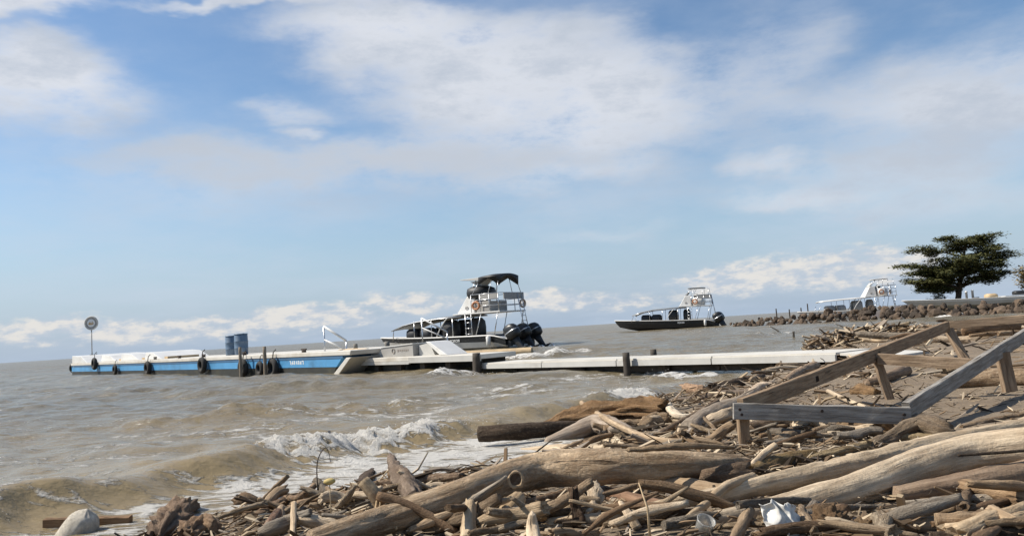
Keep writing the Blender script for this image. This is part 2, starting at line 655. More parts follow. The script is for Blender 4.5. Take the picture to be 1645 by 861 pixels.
def trunk_mesh(name, pts, rads, seg=16, rings=None, lump=.14, ridge=.08, seed=0, ends=('cut', 'cut'), flat=1.0, roll=0.0):
    """a length of driftwood swept along pts; u runs along it, v round it"""
    length = sum((Vector(pts[i + 1]) - Vector(pts[i])).length for i in range(len(pts) - 1))
    rm = max(rads)
    n = rings or int(max(6, min(130, length / (rm * .34))))
    C = catmull([(*p, r) for p, r in zip(pts, rads)], n)
    V, F, UV = [], [], []
    u = None
    off = Vector((seed * 7.13, seed * 3.71, seed * 1.37))
    lens = 0.0
    ring_u = []
    for k, q in enumerate(C):
        p = Vector(q[:3])
        r = max(q[3], .0015)
        t = Vector(C[min(k + 1, n)][:3]) - Vector(C[max(k - 1, 0)][:3])
        t.normalize()
        if k:
            lens += (p - Vector(C[k - 1][:3])).length
        ring_u.append(lens)
        if u is None:
            ref = Vector((0, 0, 1)) if abs(t.z) < .9 else Vector((1, 0, 0))
            u = (ref - t * ref.dot(t)).normalized()
            if roll:
                u = Matrix.Rotation(roll, 3, t) @ u
        u = (u - t * u.dot(t)).normalized()
        w = t.cross(u)
        for j in range(seg):
            a = 2 * math.pi * j / seg
            dv = u * math.cos(a) * flat + w * math.sin(a)
            low = noise.noise(p * (.55 / rm) + dv * .8 + off)
            rid = noise.noise(Vector((math.cos(a) * 2.6, math.sin(a) * 2.6, lens * .22 / rm)) + off * 2)
            fin = noise.noise(p * (2.1 / rm) + dv * 2.2 + off)
            fib = noise.noise(Vector((math.cos(a) * 6.5, math.sin(a) * 6.5, lens * .55 / rm)) + off * 3) if seg >= 16 else 0.0
            rr = r * (1 + lump * low + ridge * rid * 1.6 + lump * .45 * fin + ridge * .8 * fib)
            jag = Vector((0, 0, 0))
            for e, kk, sg in ((ends[0], 0, -1), (ends[1], n, 1)):
                if e == 'jag' and abs(k - kk) <= 1:
                    jag = t * sg * r * (1.5 * noise.noise(Vector((math.cos(a) * 1.9, math.sin(a) * 1.9, seed + kk))) + .25) * (1.0 if k == kk else .5)
            V.append(p + dv * rr + jag)
    for k in range(n):
        for j in range(seg):
            a, b = k * seg + j, k * seg + (j + 1) % seg
            F.append((a, b, b + seg, a + seg))
            v0, v1 = j / seg * 6.283 * rm, (j + 1) / seg * 6.283 * rm
            UV += [(ring_u[k], v0), (ring_u[k], v1), (ring_u[k + 1], v1), (ring_u[k + 1], v0)]
    for e, k0, sg in ((ends[0], 0, -1), (ends[1], n, 1)):
        t = (Vector(C[1][:3]) - Vector(C[0][:3])) if k0 == 0 else (Vector(C[n][:3]) - Vector(C[n - 1][:3]))
        t.normalize()
        r = max(C[k0][3], .0015)
        c = len(V)
        dep = {'cut': .04, 'jag': -.35, 'round': .55, 'hollow': -1.2, 'point': 1.1}[e]
        V.append(Vector(C[k0][:3]) + t * sg * r * dep)
        for j in range(seg):
            a, b = k0 * seg + j, k0 * seg + (j + 1) % seg
            F.append((b, a, c) if k0 == 0 else (a, b, c))
            aa = 2 * math.pi * j / seg
            UV += [(math.cos(aa) * r * 4, math.sin(aa) * r), (math.cos(aa + .3) * r * 4, math.sin(aa + .3) * r), (0, 0)]
    me = bpy.data.meshes.new(name)
    me.from_pydata([tuple(v) for v in V], [], F)
    ul = me.uv_layers.new(name='UVMap')
    ul.data.foreach_set('uv', [c for p in UV for c in p])
    me.polygons.foreach_set('use_smooth', [True] * (n * seg) + [False] * (2 * seg))
    me.update()
    return me


def beam_mesh(name, a, b, w, h, up=(0, 0, 1), wear=.006, seed=0, n=14):
    """sawn timber between a and b: slightly uneven, eased edges, u along the grain"""
    a, b = Vector(a), Vector(b)
    t = (b - a)
    ln = t.length
    t.normalize()
    sd = t.cross(Vector(up)).normalized()
    u = sd.cross(t).normalized()
    e = min(w, h) * .1
    prof = [(-w / 2 + e, -h / 2), (w / 2 - e, -h / 2), (w / 2, -h / 2 + e), (w / 2, h / 2 - e), (w / 2 - e, h / 2), (-w / 2 + e, h / 2), (-w / 2, h / 2 - e), (-w / 2, -h / 2 + e)]
    V, F, UV = [], [], []
    m = len(prof)
    for k in range(n + 1):
        p = a + t * ln * k / n
        for j, (x, y) in enumerate(prof):
            q = Vector((k * .9 + seed * 5.1, j * .7, seed))
            V.append(p + sd * (x + wear * noise.noise(q)) + u * (y + wear * noise.noise(q + Vector((9, 3, 1)))))
    per = [0]
    for j in range(m):
        x0, y0 = prof[j]
        x1, y1 = prof[(j + 1) % m]
        per.append(per[-1] + math.hypot(x1 - x0, y1 - y0))
    for k in range(n):
        for j in range(m):
            q0, q1 = k * m + j, k * m + (j + 1) % m
            F.append((q0, q1, q1 + m, q0 + m))
            UV += [(ln * k / n, per[j]), (ln * k / n, per[j + 1]), (ln * (k + 1) / n, per[j + 1]), (ln * (k + 1) / n, per[j])]
    F.append(tuple(reversed(range(m))))
    F.append(tuple(n * m + j for j in range(m)))
    UV += [(prof[j][0] * .3, prof[j][1]) for j in reversed(range(m))] + [(prof[j][0] * .3, prof[j][1]) for j in range(m)]
    me = bpy.data.meshes.new(name)
    me.from_pydata([tuple(v) for v in V], [], F)
    ul = me.uv_layers.new(name='UVMap')
    ul.data.foreach_set('uv', [c for p in UV for c in p])
    me.update()
    return me

# ------------------------------------------------------------------ the setting: beach and sea
def fan_grid(dists, angs, cx=0.0, cy=-3.0):
    D, A = np.meshgrid(dists, angs, indexing='ij')
    return cx + D * np.sin(A), cy + D * np.cos(A)


def grid_object(name, X, Y, Z, mat_, attrs=None):
    nr, nc = X.shape
    me = bpy.data.meshes.new(name)
    co = np.stack([X, Y, Z], -1).reshape(-1, 3)
    idx = np.arange(nr * nc).reshape(nr, nc)
    q = np.stack([idx[:-1, :-1], idx[:-1, 1:], idx[1:, 1:], idx[1:, :-1]], -1).reshape(-1, 4)[:, ::-1]
    me.vertices.add(len(co))
    me.vertices.foreach_set('co', co.ravel())
    me.loops.add(q.size)
    me.loops.foreach_set('vertex_index', q.ravel().astype(np.int32))
    me.polygons.add(len(q))
    me.polygons.foreach_set('loop_start', np.arange(0, q.size, 4, dtype=np.int32))
    me.polygons.foreach_set('loop_total', np.full(len(q), 4, dtype=np.int32))
    me.update(calc_edges=True)
    me.polygons.foreach_set('use_smooth', np.ones(len(q), dtype=bool))
    for k, v in (attrs or {}).items():
        a = me.attributes.new(k, 'FLOAT', 'POINT')
        a.data.foreach_set('value', v.ravel().astype(np.float32))
    o = bpy.data.objects.new(name, me)
    COL.objects.link(o)
    me.materials.append(mat_)
    o['kind'] = 'structure'
    return o


def sand_material():
    m, nt, N, L, b = nodes_of('beach_sand')
    tc = N.new('ShaderNodeTexCoord')
    v = tc.outputs['Object']
    n1 = add_noise(N, L, v, 1.3, 7, .65)
    n2 = add_noise(N, L, v, 14, 8, .7)
    n3 = add_noise(N, L, v, 160, 3, .7)
    c = add_mix(N, L, add_range(N, L, n1, .3, .7), (.165, .122, .08), (.25, .192, .13))
    c = add_mix(N, L, add_range(N, L, n2, .45, .7, 0, .55), c, (.10, .075, .05))
    c = add_mix(N, L, add_range(N, L, n3, .6, .75, 0, .5), c, (.30, .25, .18))
    at = N.new('ShaderNodeAttribute')
    at.attribute_name = 'wet'
    c = add_mix(N, L, at.outputs['Fac'], c, add_mix(N, L, 1.0, c, (.5, .47, .43), 'MULTIPLY'))
    L.new(c, b.inputs['Base Color'])
    L.new(add_range(N, L, at.outputs['Fac'], 0, 1, .92, .3), b.inputs['Roughness'])
    hh = N.new('ShaderNodeMath')
    hh.operation = 'MULTIPLY_ADD'
    L.new(n3, hh.inputs[0])
    hh.inputs[1].default_value = .25
    L.new(n2, hh.inputs[2])
    add_bump(N, L, b, hh.outputs[0], .7, .035)
    return m


sd_d = np.concatenate([np.geomspace(1.2, 22, 330), np.geomspace(22.4, 130, 110)[0:], np.geomspace(135, 600, 20)])
SX, SY = fan_grid(sd_d, np.radians(np.linspace(-85, 85, 380)))
SZ = ground(SX, SY)
ssd, _ = poly_sd(SHORE, SX, SY)
grid_object('beach_ground', SX, SY, SZ, sand_material(), {'wet': np.clip(1.0 - (ssd - .25) / 1.1, 0, 1)})


def water_material():
    m, nt, N, L, b = nodes_of('muddy_sea_water')
    tc = N.new('ShaderNodeTexCoord')
    v = tc.outputs['Object']
    at = N.new('ShaderNodeAttribute')
    at.attribute_name = 'foam'
    geo = N.new('ShaderNodeNewGeometry')
    ln = N.new('ShaderNodeVectorMath')
    ln.operation = 'LENGTH'
    L.new(v, ln.inputs[0])
    far = add_range(N, L, ln.outputs['Value'], 12, 140)
    big = add_noise(N, L, v, .12, 5, .6)
    c = add_mix(N, L, add_range(N, L, big, .35, .65), (.255, .192, .102), (.225, .182, .112))
    c = add_mix(N, L, add_range(N, L, ln.outputs['Value'], 8.5, 18), c, add_mix(N, L, add_range(N, L, big, .4, .62), (.172, .136, .078), (.152, .132, .092)))
    # foam: lacy patches drawn out along the waves
    fm = N.new('ShaderNodeMapping')
    fm.inputs['Rotation'].default_value = (0, 0, R_(-50))
    fm.inputs['Scale'].default_value = (.5, 1.5, 1)
    L.new(v, fm.inputs['Vector'])
    fv = fm.outputs[0]
    f1 = add_noise(N, L, fv, 1.5, 6, .62)
    f2 = add_noise(N, L, fv, 8.0, 6, .7)
    vo = N.new('ShaderNodeTexVoronoi')
    vo.feature = 'DISTANCE_TO_EDGE'
    vo.inputs['Scale'].default_value = 5.0
    wv = N.new('ShaderNodeVectorMath')
    wv.operation = 'MULTIPLY_ADD'
    nz = N.new('ShaderNodeTexNoise')
    nz.inputs['Scale'].default_value = 4
    nz.inputs['Detail'].default_value = 4
    L.new(fv, nz.inputs['Vector'])
    L.new(nz.outputs['Color'], wv.inputs[0])
    wv.inputs[1].default_value = (.45, .45, .45)
    L.new(fv, wv.inputs[2])
    L.new(wv.outputs[0], vo.inputs['Vector'])
    lace = add_range(N, L, vo.outputs['Distance'], .0, .22, .28, -.16)

    def ma(op, a, b_, cl=False):
        n = N.new('ShaderNodeMath')
        n.operation = op
        n.use_clamp = cl
        for s, q in zip(n.inputs, (a, b_)):
            if hasattr(q, 'is_output'):
                L.new(q, s)
            else:
                s.default_value = q
        return n.outputs[0]

    s = ma('ADD', ma('MULTIPLY', ma('SUBTRACT', f1, .5), 1.5), ma('MULTIPLY', ma('SUBTRACT', f2, .5), 1.0))
    s = ma('ADD', s, ma('MULTIPLY', lace, add_range(N, L, at.outputs['Fac'], .2, .55, .15, 1.0)))
    s = ma('ADD', s, at.outputs['Fac'])
    mask = add_range(N, L, s, .50, .76)
    mask = ma('MULTIPLY', mask, 1.0, True)
    c = add_mix(N, L, ma('MULTIPLY', mask, .92), c, (.82, .79, .73))
    L.new(c, b.inputs['Base Color'])
    L.new(ma('ADD', ma('MULTIPLY', mask, .55), add_range(N, L, far, 0, 1, .10, .28)), b.inputs['Roughness'])
    b.inputs['IOR'].default_value = 1.33
    b.inputs['Specular IOR Level'].default_value = .5
    # ripples
    mp = N.new('ShaderNodeMapping')
    mp.inputs['Rotation'].default_value = (0, 0, R_(35))
    mp.inputs['Scale'].default_value = (1, 2.0, 1)
    L.new(v, mp.inputs['Vector'])
    r1 = add_noise(N, L, mp.outputs[0], 2.2, 6, .62)
    r2 = add_noise(N, L, mp.outputs[0], .5, 5, .6)
    h = ma('ADD', r1, ma('MULTIPLY', r2, 1.6))
    h = ma('MULTIPLY', h, add_range(N, L, ln.outputs['Value'], 6, 40, .30, 1.0))
    ff = add_noise(N, L, v, 30, 6, .75)
    h = ma('ADD', h, ma('MULTIPLY', ma('MULTIPLY', mask, ff), .55))
    add_bump(N, L, b, h, 1.0, .14)
    return m


wd_ = np.concatenate([np.geomspace(6.0, 30, 560), np.geomspace(30.2, 200, 230), np.geomspace(204, 14000, 60)])
WX, WY = fan_grid(wd_, np.radians(np.linspace(-72, 66, 560)))
wsh, _ = poly_sd(SHORE, WX, WY)
wv, wpar = poly_sd(WAVE, WX, WY)
dist = np.hypot(WX, WY)
fade = np.clip((400 - dist) / 300, 0, 1)
shal = np.clip(-wsh / 3.0, .12, 1)
rng = np.random.RandomState(3)
WZ = np.zeros_like(WX)
for k in range(26):
    lam = .45 * 1.17 ** k
    th = R_(215 + rng.uniform(-55, 55))
    kk = 2 * math.pi / lam
    ph = kk * (WX * math.sin(th) + WY * math.cos(th)) + rng.uniform(0, 6.28)
    vis = np.clip(lam / (dist * .012) - .6, 0, 1) if lam < 4 else 1.0
    WZ += vis * min(.0075 * lam ** .75, .021) * (np.sin(ph) + .35 * np.sin(2 * ph + 1.2))
WZ *= fade * shal
PAR = [0.0]
for (qa, qb) in zip(WAVE[:-1], WAVE[1:]):
    PAR.append(PAR[-1] + math.dist(qa, qb))
WP = {k: PAR[i + 2] for i, k in enumerate((0, 100, 230, 350, 430, 560, 690, 820, 1000))}   # arc length at picture columns
wn = wv + .08 * np.sin(wpar * 2.1) + .05 * np.sin(wpar * 5.3 + 1) + .03 * np.sin(wpar * 11)
Hc = np.interp(wpar, [0, WP[0] - 3, WP[0], WP[230], WP[350], WP[430], WP[690], WP[820], WP[1000], PAR[-1]], [.17, .20, .21, .22, .21, .19, .19, .18, .18, .02])
Hc = Hc * (1 + .10 * np.sin(wpar * 1.7) + .07 * np.sin(wpar * 4.1))
prof = np.where(wn < 0, np.exp(-(wn / .9) ** 2), np.exp(-(wn / .34) ** 2))
chop = np.vectorize(lambda a, b: noise.noise(Vector((a * 1.3, b * 1.3, 9))) + .5 * noise.noise(Vector((a * 3.1, b * 3.1, 4))))
ch = np.zeros_like(WX)
nr_ = dist < 48
ch[nr_] = chop(WX[nr_], WY[nr_])
WZ += Hc * prof * (1 + .16 * ch)
WZ += .035 * ch * np.clip(-wsh / 1.5, 0, 1)
foam = np.full_like(WX, .04)
crest = np.interp(wpar, [WP[0] - .8, WP[0] - .2, WP[0] + .1, WP[350], WP[350] + .4, WP[430], WP[690] - .1, WP[690] + .5, WP[820], WP[1000] - .7, WP[1000] - .4, WP[1000] + .5, WP[1000] + .9],
                  [.8, .8, .1, .05, .35, 1, 1, .3, .2, .2, .95, .95, .2])
cz = np.exp(-((wn - .08) / .40) ** 2)
rough = np.vectorize(lambda a, b: noise.noise(Vector((a * 7, b * 7, 0))) * .5 + noise.noise(Vector((a * 17, b * 17, 3))) * .5 + .35 * noise.noise(Vector((a * 33, b * 33, 5))))
near = (dist < 26)
rr = np.zeros_like(WX)
rr[near] = rough(WX[near], WY[near])
WZ += np.where(near, crest * cz * (.02 + .12 * rr), 0)
foam = np.maximum(foam, crest * cz * (.92 + .35 * rr))
# white water between the breaker and the beach
wash = np.clip((wv - .15) / .5, 0, 1) * np.clip((wsh + 4.5) / 1.2, 0, 1) * (wpar > 3) * (wpar < PAR[-1] - .2)
foam = np.maximum(foam, wash * np.interp(wpar, [WP[0] - 4, WP[0], WP[230], WP[430], WP[690], WP[820], WP[1000]], [.46, .52, .63, .72, .79, .75, .58]))
# thin line of foam along the lip of the unbroken part, streaks behind it
foam = np.maximum(foam, (.42 + .25 * ch) * np.exp(-((wn + .02) / .10) ** 2) * (wpar < WP[1000]))
foam = np.maximum(foam, .43 * np.exp(-((wv + 3.6) / 3.0) ** 2) * (wv < 0))
foam = np.maximum(foam, .31 * np.clip((38 - dist) / 22, 0, 1))


def swell(line, H, wid, fo=0.0, face=.45):
    global WZ, foam
    s, p = poly_sd(line, WX, WY)
    tot = sum(math.dist(a, b) for a, b in zip(line[:-1], line[1:]))
    s = s + .12 * np.sin(p * .9 + line[0][0]) + .25 * ch
    tap = np.clip(np.minimum(p, tot - p) / (tot * .22), 0, 1)
    tap = tap * tap * (3 - 2 * tap)
    pr = np.where(s < 0, np.exp(-(s / wid) ** 2), np.exp(-(s / (wid * face)) ** 2))
    WZ += H * tap * pr * (1 + .08 * np.sin(p * 1.1 + line[0][1]) + .45 * ch)
    if fo:
        fz = np.exp(-((s - .1) / (.55 * wid)) ** 2) * tap
        foam = np.maximum(foam, fo * fz)
        WZ += np.where(dist < 45, fz * .05 * (1 + rr + ch), 0)


def hp(px, py):
    p = at_height(px, py, 0)
    return (p.x, p.y)


swell([hp(30, 640), hp(300, 632), hp(560, 622), hp(700, 612)], .15, 1.3)
swell([hp(660, 613), hp(710, 606), hp(770, 599)], .12, .7, .78)
swell([hp(1030, 613), hp(1080, 609), hp(1160, 602)], .10, .55, .78)
swell([hp(780, 576), hp(860, 573), hp(960, 563)], .16, 1.0, .82)
swell([hp(0, 610), hp(200, 612), hp(420, 606)], .10, 1.6, .2)
swell([hp(150, 690), hp(420, 668), hp(760, 640)], .07, .9, .25)
swell([hp(1190, 546), hp(1260, 536), hp(1400, 525)], .12, 1.2, .4)
swell([hp(1480, 512), hp(1560, 506), hp(1700, 497)], .2, 1.5, 1.0)
grid_object('sea_water', WX, WY, WZ, water_material(), {'foam': foam})

# ------------------------------------------------------------------ floating dock, walkway and what stands on them
def frame_on(p0, p1, z=0.0):
    """matrix with x along p0 -> p1 (level), y to its left, origin at p0"""
    a, b = Vector((p0[0], p0[1], z)), Vector((p1[0], p1[1], z))
    t = (b - a)
    return a, math.atan2(t.y, t.x), t.length


d0 = at_height(553, 603, 0.0)      # near end, waterline of the blue side
d1 = at_height(116, 604, 0.0)      # far end
DO, DA, DL = frame_on(d0, d1)      # local x runs away from the beach, local +y is to the left: the side the viewer sees
dock = thing('floating_dock', 'long white and blue floating dock moored parallel to the beach', 'dock', DO, DA)
WD = 4.2                            # width of the dock; visible side at y = 0, body at y < 0


def dock_y(s):
    return s                        # s > 0 towards the viewer


# hull with raked near end and blunt far end; side seen from the beach is y=+
MB().prism([(.9, -.25), (DL, -.25), (DL, .30), (.55, .30)], -WD, 0, 'y').build('hull', 'weed', dock)
MB().prism([(.5, .30), (DL + .01, .30), (DL + .01, .68), (.0, .68)], -WD - .01, .012, 'y').build('blue_panel', 'blue', dock)
MB().prism([(.0, .60), (DL + .02, .60), (DL + .02, .695), (.0, .695)], -WD - .02, .03, 'y').build('shade_stripe', 'blue_shade', dock)  # shade under the deck overhang, painted as a darker blue stripe
MB().prism([(-.55, .70), (DL + .05, .70), (DL + .05, .86), (-.62, .86)], -WD - .05, .06, 'y').build('deck', 'white_deck', dock, bevel=.02)
MB().prism([(-.62, .62), (-.30, .62), (.75, -.02), (.42, -.06)], -WD + .3, .07, 'y').build('raked_end', 'white_deck', dock, bevel=.02)
# raised far end with bulwark and sloping hatches
MB().prism([(DL - 3.6, .865), (DL + .05, .865), (DL + .02, 1.36), (DL - 2.2, 1.30)], -WD, -.02, 'y').build('raised_end', 'white', dock, bevel=.03)
for k, (xa, xb) in enumerate(((DL - 7.4, DL - 4.1), (DL - 11.8, DL - 8.3), (DL - 15.6, DL - 12.8))):
    MB().prism([(xa, .865), (xb, .865), (xb - .25, 1.28), (xa + 1.35, 1.22)], -WD + .8, -.75, 'y').build('hatch', 'white', dock, bevel=.02)
    MB().box(xa - .55, xa - .05, -2.6, -.9, .865, .98).build('hatch_step', 'tan', dock)
for x in (3.2, 8.6, 13.2, 16.4, 20.0, DL - 1.0):
    c = MB()
    c.box(x - .07, x + .07, -.22, -.10, .86, .95).bar((x - .2, -.16, .98), (x + .2, -.16, .98), .05, .05)
    c.build('mooring_cleat', 'iron', dock)
# illegible white lettering on the blue side
for i in range(7):
    x = 3.95 - i * .17
    ln = MB().box(x, x + .05, .0125, .017, .42, .56)
    ln.box(x, x + .11, .0125, .0165, .535 - .06 * (i % 2), .56 - .06 * (i % 2))
    if i % 3:
        ln.box(x + .075, x + .115, .0125, .0168, .42, .51)
    ln.build('letter', 'lettering', dock)


def dk(x, y, z):
    return dock_m @ Vector((x, y, z))


dock_m = Matrix.Translation(DO) @ Matrix.Rotation(DA, 4, 'Z')


def dock_x(px, y=0.0, z=.6):
    """position along the dock seen at picture column px"""
    best = min(((abs(to_px(dk(x * .02, y, z))[0] - px), x * .02) for x in range(-50, int(DL * 50) + 50)))
    return best[1]


# tyre fenders: each hangs from the dock by its own rope
ty = MB().torus((0, 0, 0), .27, .115, 'y', 26, 10).mesh('tyre')
rp = MB().rod([(0, .0, .3), (0, -.05, .62), (0, -.16, .72)], .022, 6).mesh('rope')
for px, z, lab in ((114, .72, 'black tyre fender at the far outer corner of the dock'),
                   (131, .55, 'black tyre fender on the far end below the round sign'),
                   (157, .78, 'black tyre fender hung high just right of the round sign pole'),
                   (190, .38, 'small dark tyre fender low on the blue side, left of the hatches'),
                   (243, .42, 'tyre fender on the blue side with a rope over the deck edge'),
                   (331, .50, 'big tyre fender on the blue side left of the blue drums'),
                   (397, .34, 'weedy tyre fender beside the first wooden pole by the drums'),
                   (424, .30, 'low tyre fender between the two wooden poles'),
                   (445, .32, 'weedy tyre fender under the second wooden pole')):
    x = dock_x(px)
    t = thing('tyre_fender', lab, 'tyre', dk(x, .19, z), DA, 'tyres hanging along the dock')
    if px < 135:
        t.location = dk(DL + .22, -1.6 if px < 120 else -.25, z)
        t.rotation_euler.z = DA - math.pi / 2
    s_ = .78 if px in (190, 424) else 1.0
    t.scale = (s_, s_, s_)
    link('rubber', ty, None, t, True)
    link('rope', rp, None, t, True)
ty.materials.append(MT['rubber'])
rp.materials.append(MT['post'])


def pole(name, lab, base, h, r, m='greypost', lean=(0, 0), cat='post'):
    me = trunk_mesh(name, [(0, 0, 0), (lean[0] * .5, lean[1] * .5, h * .5), (lean[0], lean[1], h)], [r, r * .96, r * .92], 10, 8, .1, .08, random.random() * 40)
    o = link(name, me, m)
    o.location = base
    o.color = (.30, .26, .21, 1)
    return tag(o, lab, cat)


x1, x2 = dock_x(401), dock_x(441)
pole('mooring_pole', 'left of two grey wooden poles on the dock side by the drums', dk(x1, .40, -.6), 1.82, .07, 'board')
pole('mooring_pole', 'right of two grey wooden poles on the dock side by the drums', dk(x2, .40, -.6), 1.78, .075, 'board')

# two blue drums
for px, lab in ((373, 'left blue plastic drum standing on the dock'), (388, 'right blue plastic drum standing on the dock, slightly bigger')):
    sc = 1.0 if px < 380 else 1.06
    t = thing('blue_drum', lab, 'drum', dk(dock_x(px, -1.6, .9), -1.6, .862), 0, 'drums on the dock')
    t.scale = (sc, sc, sc)
    MB().lathe([(.27, 0), (.29, .03), (.295, .28), (.31, .30), (.295, .32), (.3, .58), (.31, .60), (.295, .62), (.29, .86), (.27, .90)], n=24).build('body', 'drum', t, True)
    MB().lathe([(.285, .90), (.30, .90), (.30, .935), (.27, .94), (.26, .915)], n=24).build('lid', 'drum', t, True)
    MB().lathe([(.035, .915), (.035, .95)], (.12, 0, 0), 10).build('bung', 'black', t)

# round sign on a pole at the far end
sp = at_depth(148, 570, (dk(DL - 1.3, -1.4, 0)).y)
t = thing('round_sign', 'round emblem sign on a thin pole at the far end of the dock', 'sign', dk(dock_x(148, -1.2, 1.3), -1.2, 1.33), 0)
MB().rod([(0, 0, 0), (0, 0, 1.75)], .035, 10).build('pole', 'grey', t, True)
MB().lathe([(.16, 0), (.16, .04), (.05, .06)], n=16).build('base_plate', 'iron', t)
MB().lathe([(.44, -.03), (.44, .03)], (0, 0, 2.22), 36, 'y').build('disc', 'grey', t)
MB().torus((0, -.01, 2.22), .43, .055, 'y', 40, 10).build('rim', 'fascia', t, True)
MB().lathe([(.27, -.038), (.27, -.031)], (0, 0, 2.22), 30, 'y').build('emblem_ground', 'lettering', t)
e = MB()
e.prism([(-.2, 2.16), (-.08, 2.3), (.02, 2.2), (.1, 2.34), (.2, 2.16), (.1, 2.10), (-.12, 2.09)], -.047, -.041, 'y')
e.build('emblem', 'emblem', t)

# ------------------------------------------------------------------ landing platform and stairs between dock and walkway
w0 = at_height(556, 600, .02)
w1 = at_height(772, 597, .02)
PO, PA, PL = frame_on(w0, w1)
plat = thing('landing_platform', 'low white landing platform joining the dock to the walkway', 'platform', PO, PA)
PWD = 1.5
MB().box(-.4, PL + .05, 0, PWD, .40, .54).build('deck', 'white_deck', plat, bevel=.015)
MB().box(-.35, PL * .52, -.02, .06, .30, .399).build('edge_board', 'fascia', plat)
MB().box(PL * .52, PL, -.03, .06, .34, .52).build('edge_board', 'fascia', plat)
for k in range(6):
    x = .4 + k * (PL - .8) / 5
    MB().box(x - .12, x + .12, .15, PWD - .15, -.5, .39).build('pile', 'post', plat)
MB().box(.1, PL * .45, .3, PWD, .0, .38).build('float', 'weed', plat)


def plat_x(px, y=0.0, z=.5):
    pm = Matrix.Translation(PO) @ Matrix.Rotation(PA, 4, 'Z')
    return min(((abs(to_px(pm @ Vector((x * .02, y, z)))[0] - px), x * .02) for x in range(-60, int(PL * 50) + 60)))[1]


pm_ = Matrix.Translation(PO) @ Matrix.Rotation(PA, 4, 'Z')


def pl(x, y, z):
    return pm_ @ Vector((x, y, z))


xa, xb, xc, xd = plat_x(588, .45), plat_x(613, .45), plat_x(664, .45), plat_x(693, .45)
t = thing('storage_box', 'low storage box with grey front and faded round logo on the platform', 'box', pl(xb, .45, .542), PA)
q = xc - xb
MB().prism([(0, 0), (q, 0), (q, .40), (0, .32)], 0, .9, 'y').build('body', 'grey', t)
MB().prism([(-.03, .324), (q + .03, .405), (q + .03, .435), (-.03, .354)], -.03, .93, 'y').build('lid', 'white', t)
MB().torus((q * .40, -.012, .2), .08, .014, 'y', 24, 6).build('logo_ring', 'logo_grey', t)
for i in range(6):
    MB().box(q * .52 + i * .11, q * .52 + i * .11 + .07, -.010, -.004, .17 + .02 * (i % 2), .24).build('logo_letter', 'logo_grey', t)
t = thing('white_locker', 'plain white locker left of the grey fronted storage box', 'box', pl(xa, .5, .542), PA)
MB().box(0, xb - xa - .06, 0, .9, 0, .29).build('body', 'white', t, bevel=.02)
MB().box(-.02, xb - xa - .04, -.02, .92, .291, .32).build('lid', 'white', t)
t = thing('white_steps', 'white wedge shaped steps at the right end of the platform', 'steps', pl(xc + .08, .45, .542), PA)
q = xd - xc
MB().prism([(0, 0), (q * .85, 0), (q * .6, .42), (0, .34)], .2, 1.0, 'y').build('riser_block', 'fascia', t)
MB().prism([(q * .62, .46), (q * .85, .44), (q * 1.75, 0), (q * 1.35, 0)], 0, .9, 'y').build('ramp', 'white', t, bevel=.02)
t = MB().rod([(0, 0, 0), (.6, .02, .01), (1.7, 0, 0)], [.17, .18, .165], 14).build('rolled_mat', 'tan')
t.location = pl(plat_x(546, .6), .55, .72)
t.rotation_euler = (0, 0, PA + .05)
tag(t, 'tan rolled mat lying at the left end of the platform', 'rolled mat')
f = MB().rod([(0, 0, 0), (2.0, .03, .0), (4.4, 0, .02)], [.20, .21, .19], 14).build('floating_timber', 'tan')
f.location = at_depth(717, 562, 40)
f.location.z = .12
f.rotation_euler = (0, 0, R_(-18))
tag(f, 'long tan timber floating beside the moored boat', 'timber')


def handrail(lab, pts, base_z, m='white'):
    """sloping rail: pts are picture positions (top end, bottom end) at one depth"""
    (ax, ay), (bx, by), dep = pts
    A, B = at_depth(ax, ay, dep), at_depth(bx, by, dep * .995)
    t = thing('handrail', lab, 'handrail', (A.x, A.y, base_z))
    o = Vector((A.x, A.y, base_z))
    MB().rod([A - o, B - o], .045, 8).build('rail', m, t, True)
    MB().rod([Vector((A.x, A.y, base_z)) - o, A - o], .03, 8).build('post', 'steel', t, True)
    MB().rod([Vector((B.x, B.y, base_z)) - o, B - o], .03, 8).build('post', 'steel', t, True)
    A2, B2 = A - Vector((0, 0, .5)), B - Vector((0, 0, .36))
    MB().rod([A2 - o, B2 - o], .035, 8).build('lower_rail', m, t, True)
    return t


handrail('white sloping handrail at the near end of the dock', ((520, 524), (556, 547), 30.5), .4)
handrail('white sloping gangway rail in front of the boat canopy', ((677, 511), (718, 533), 42), .35)
b = at_depth(571, 558, 33)
pole('short_post', 'short grey post behind the handrail on the platform', (b.x, b.y, .3), .75, .1)
b = at_depth(622, 555, 36)
pole('short_post', 'short grey post beside the bow of the moored boat', (b.x, b.y, .0), 1.05, .12)

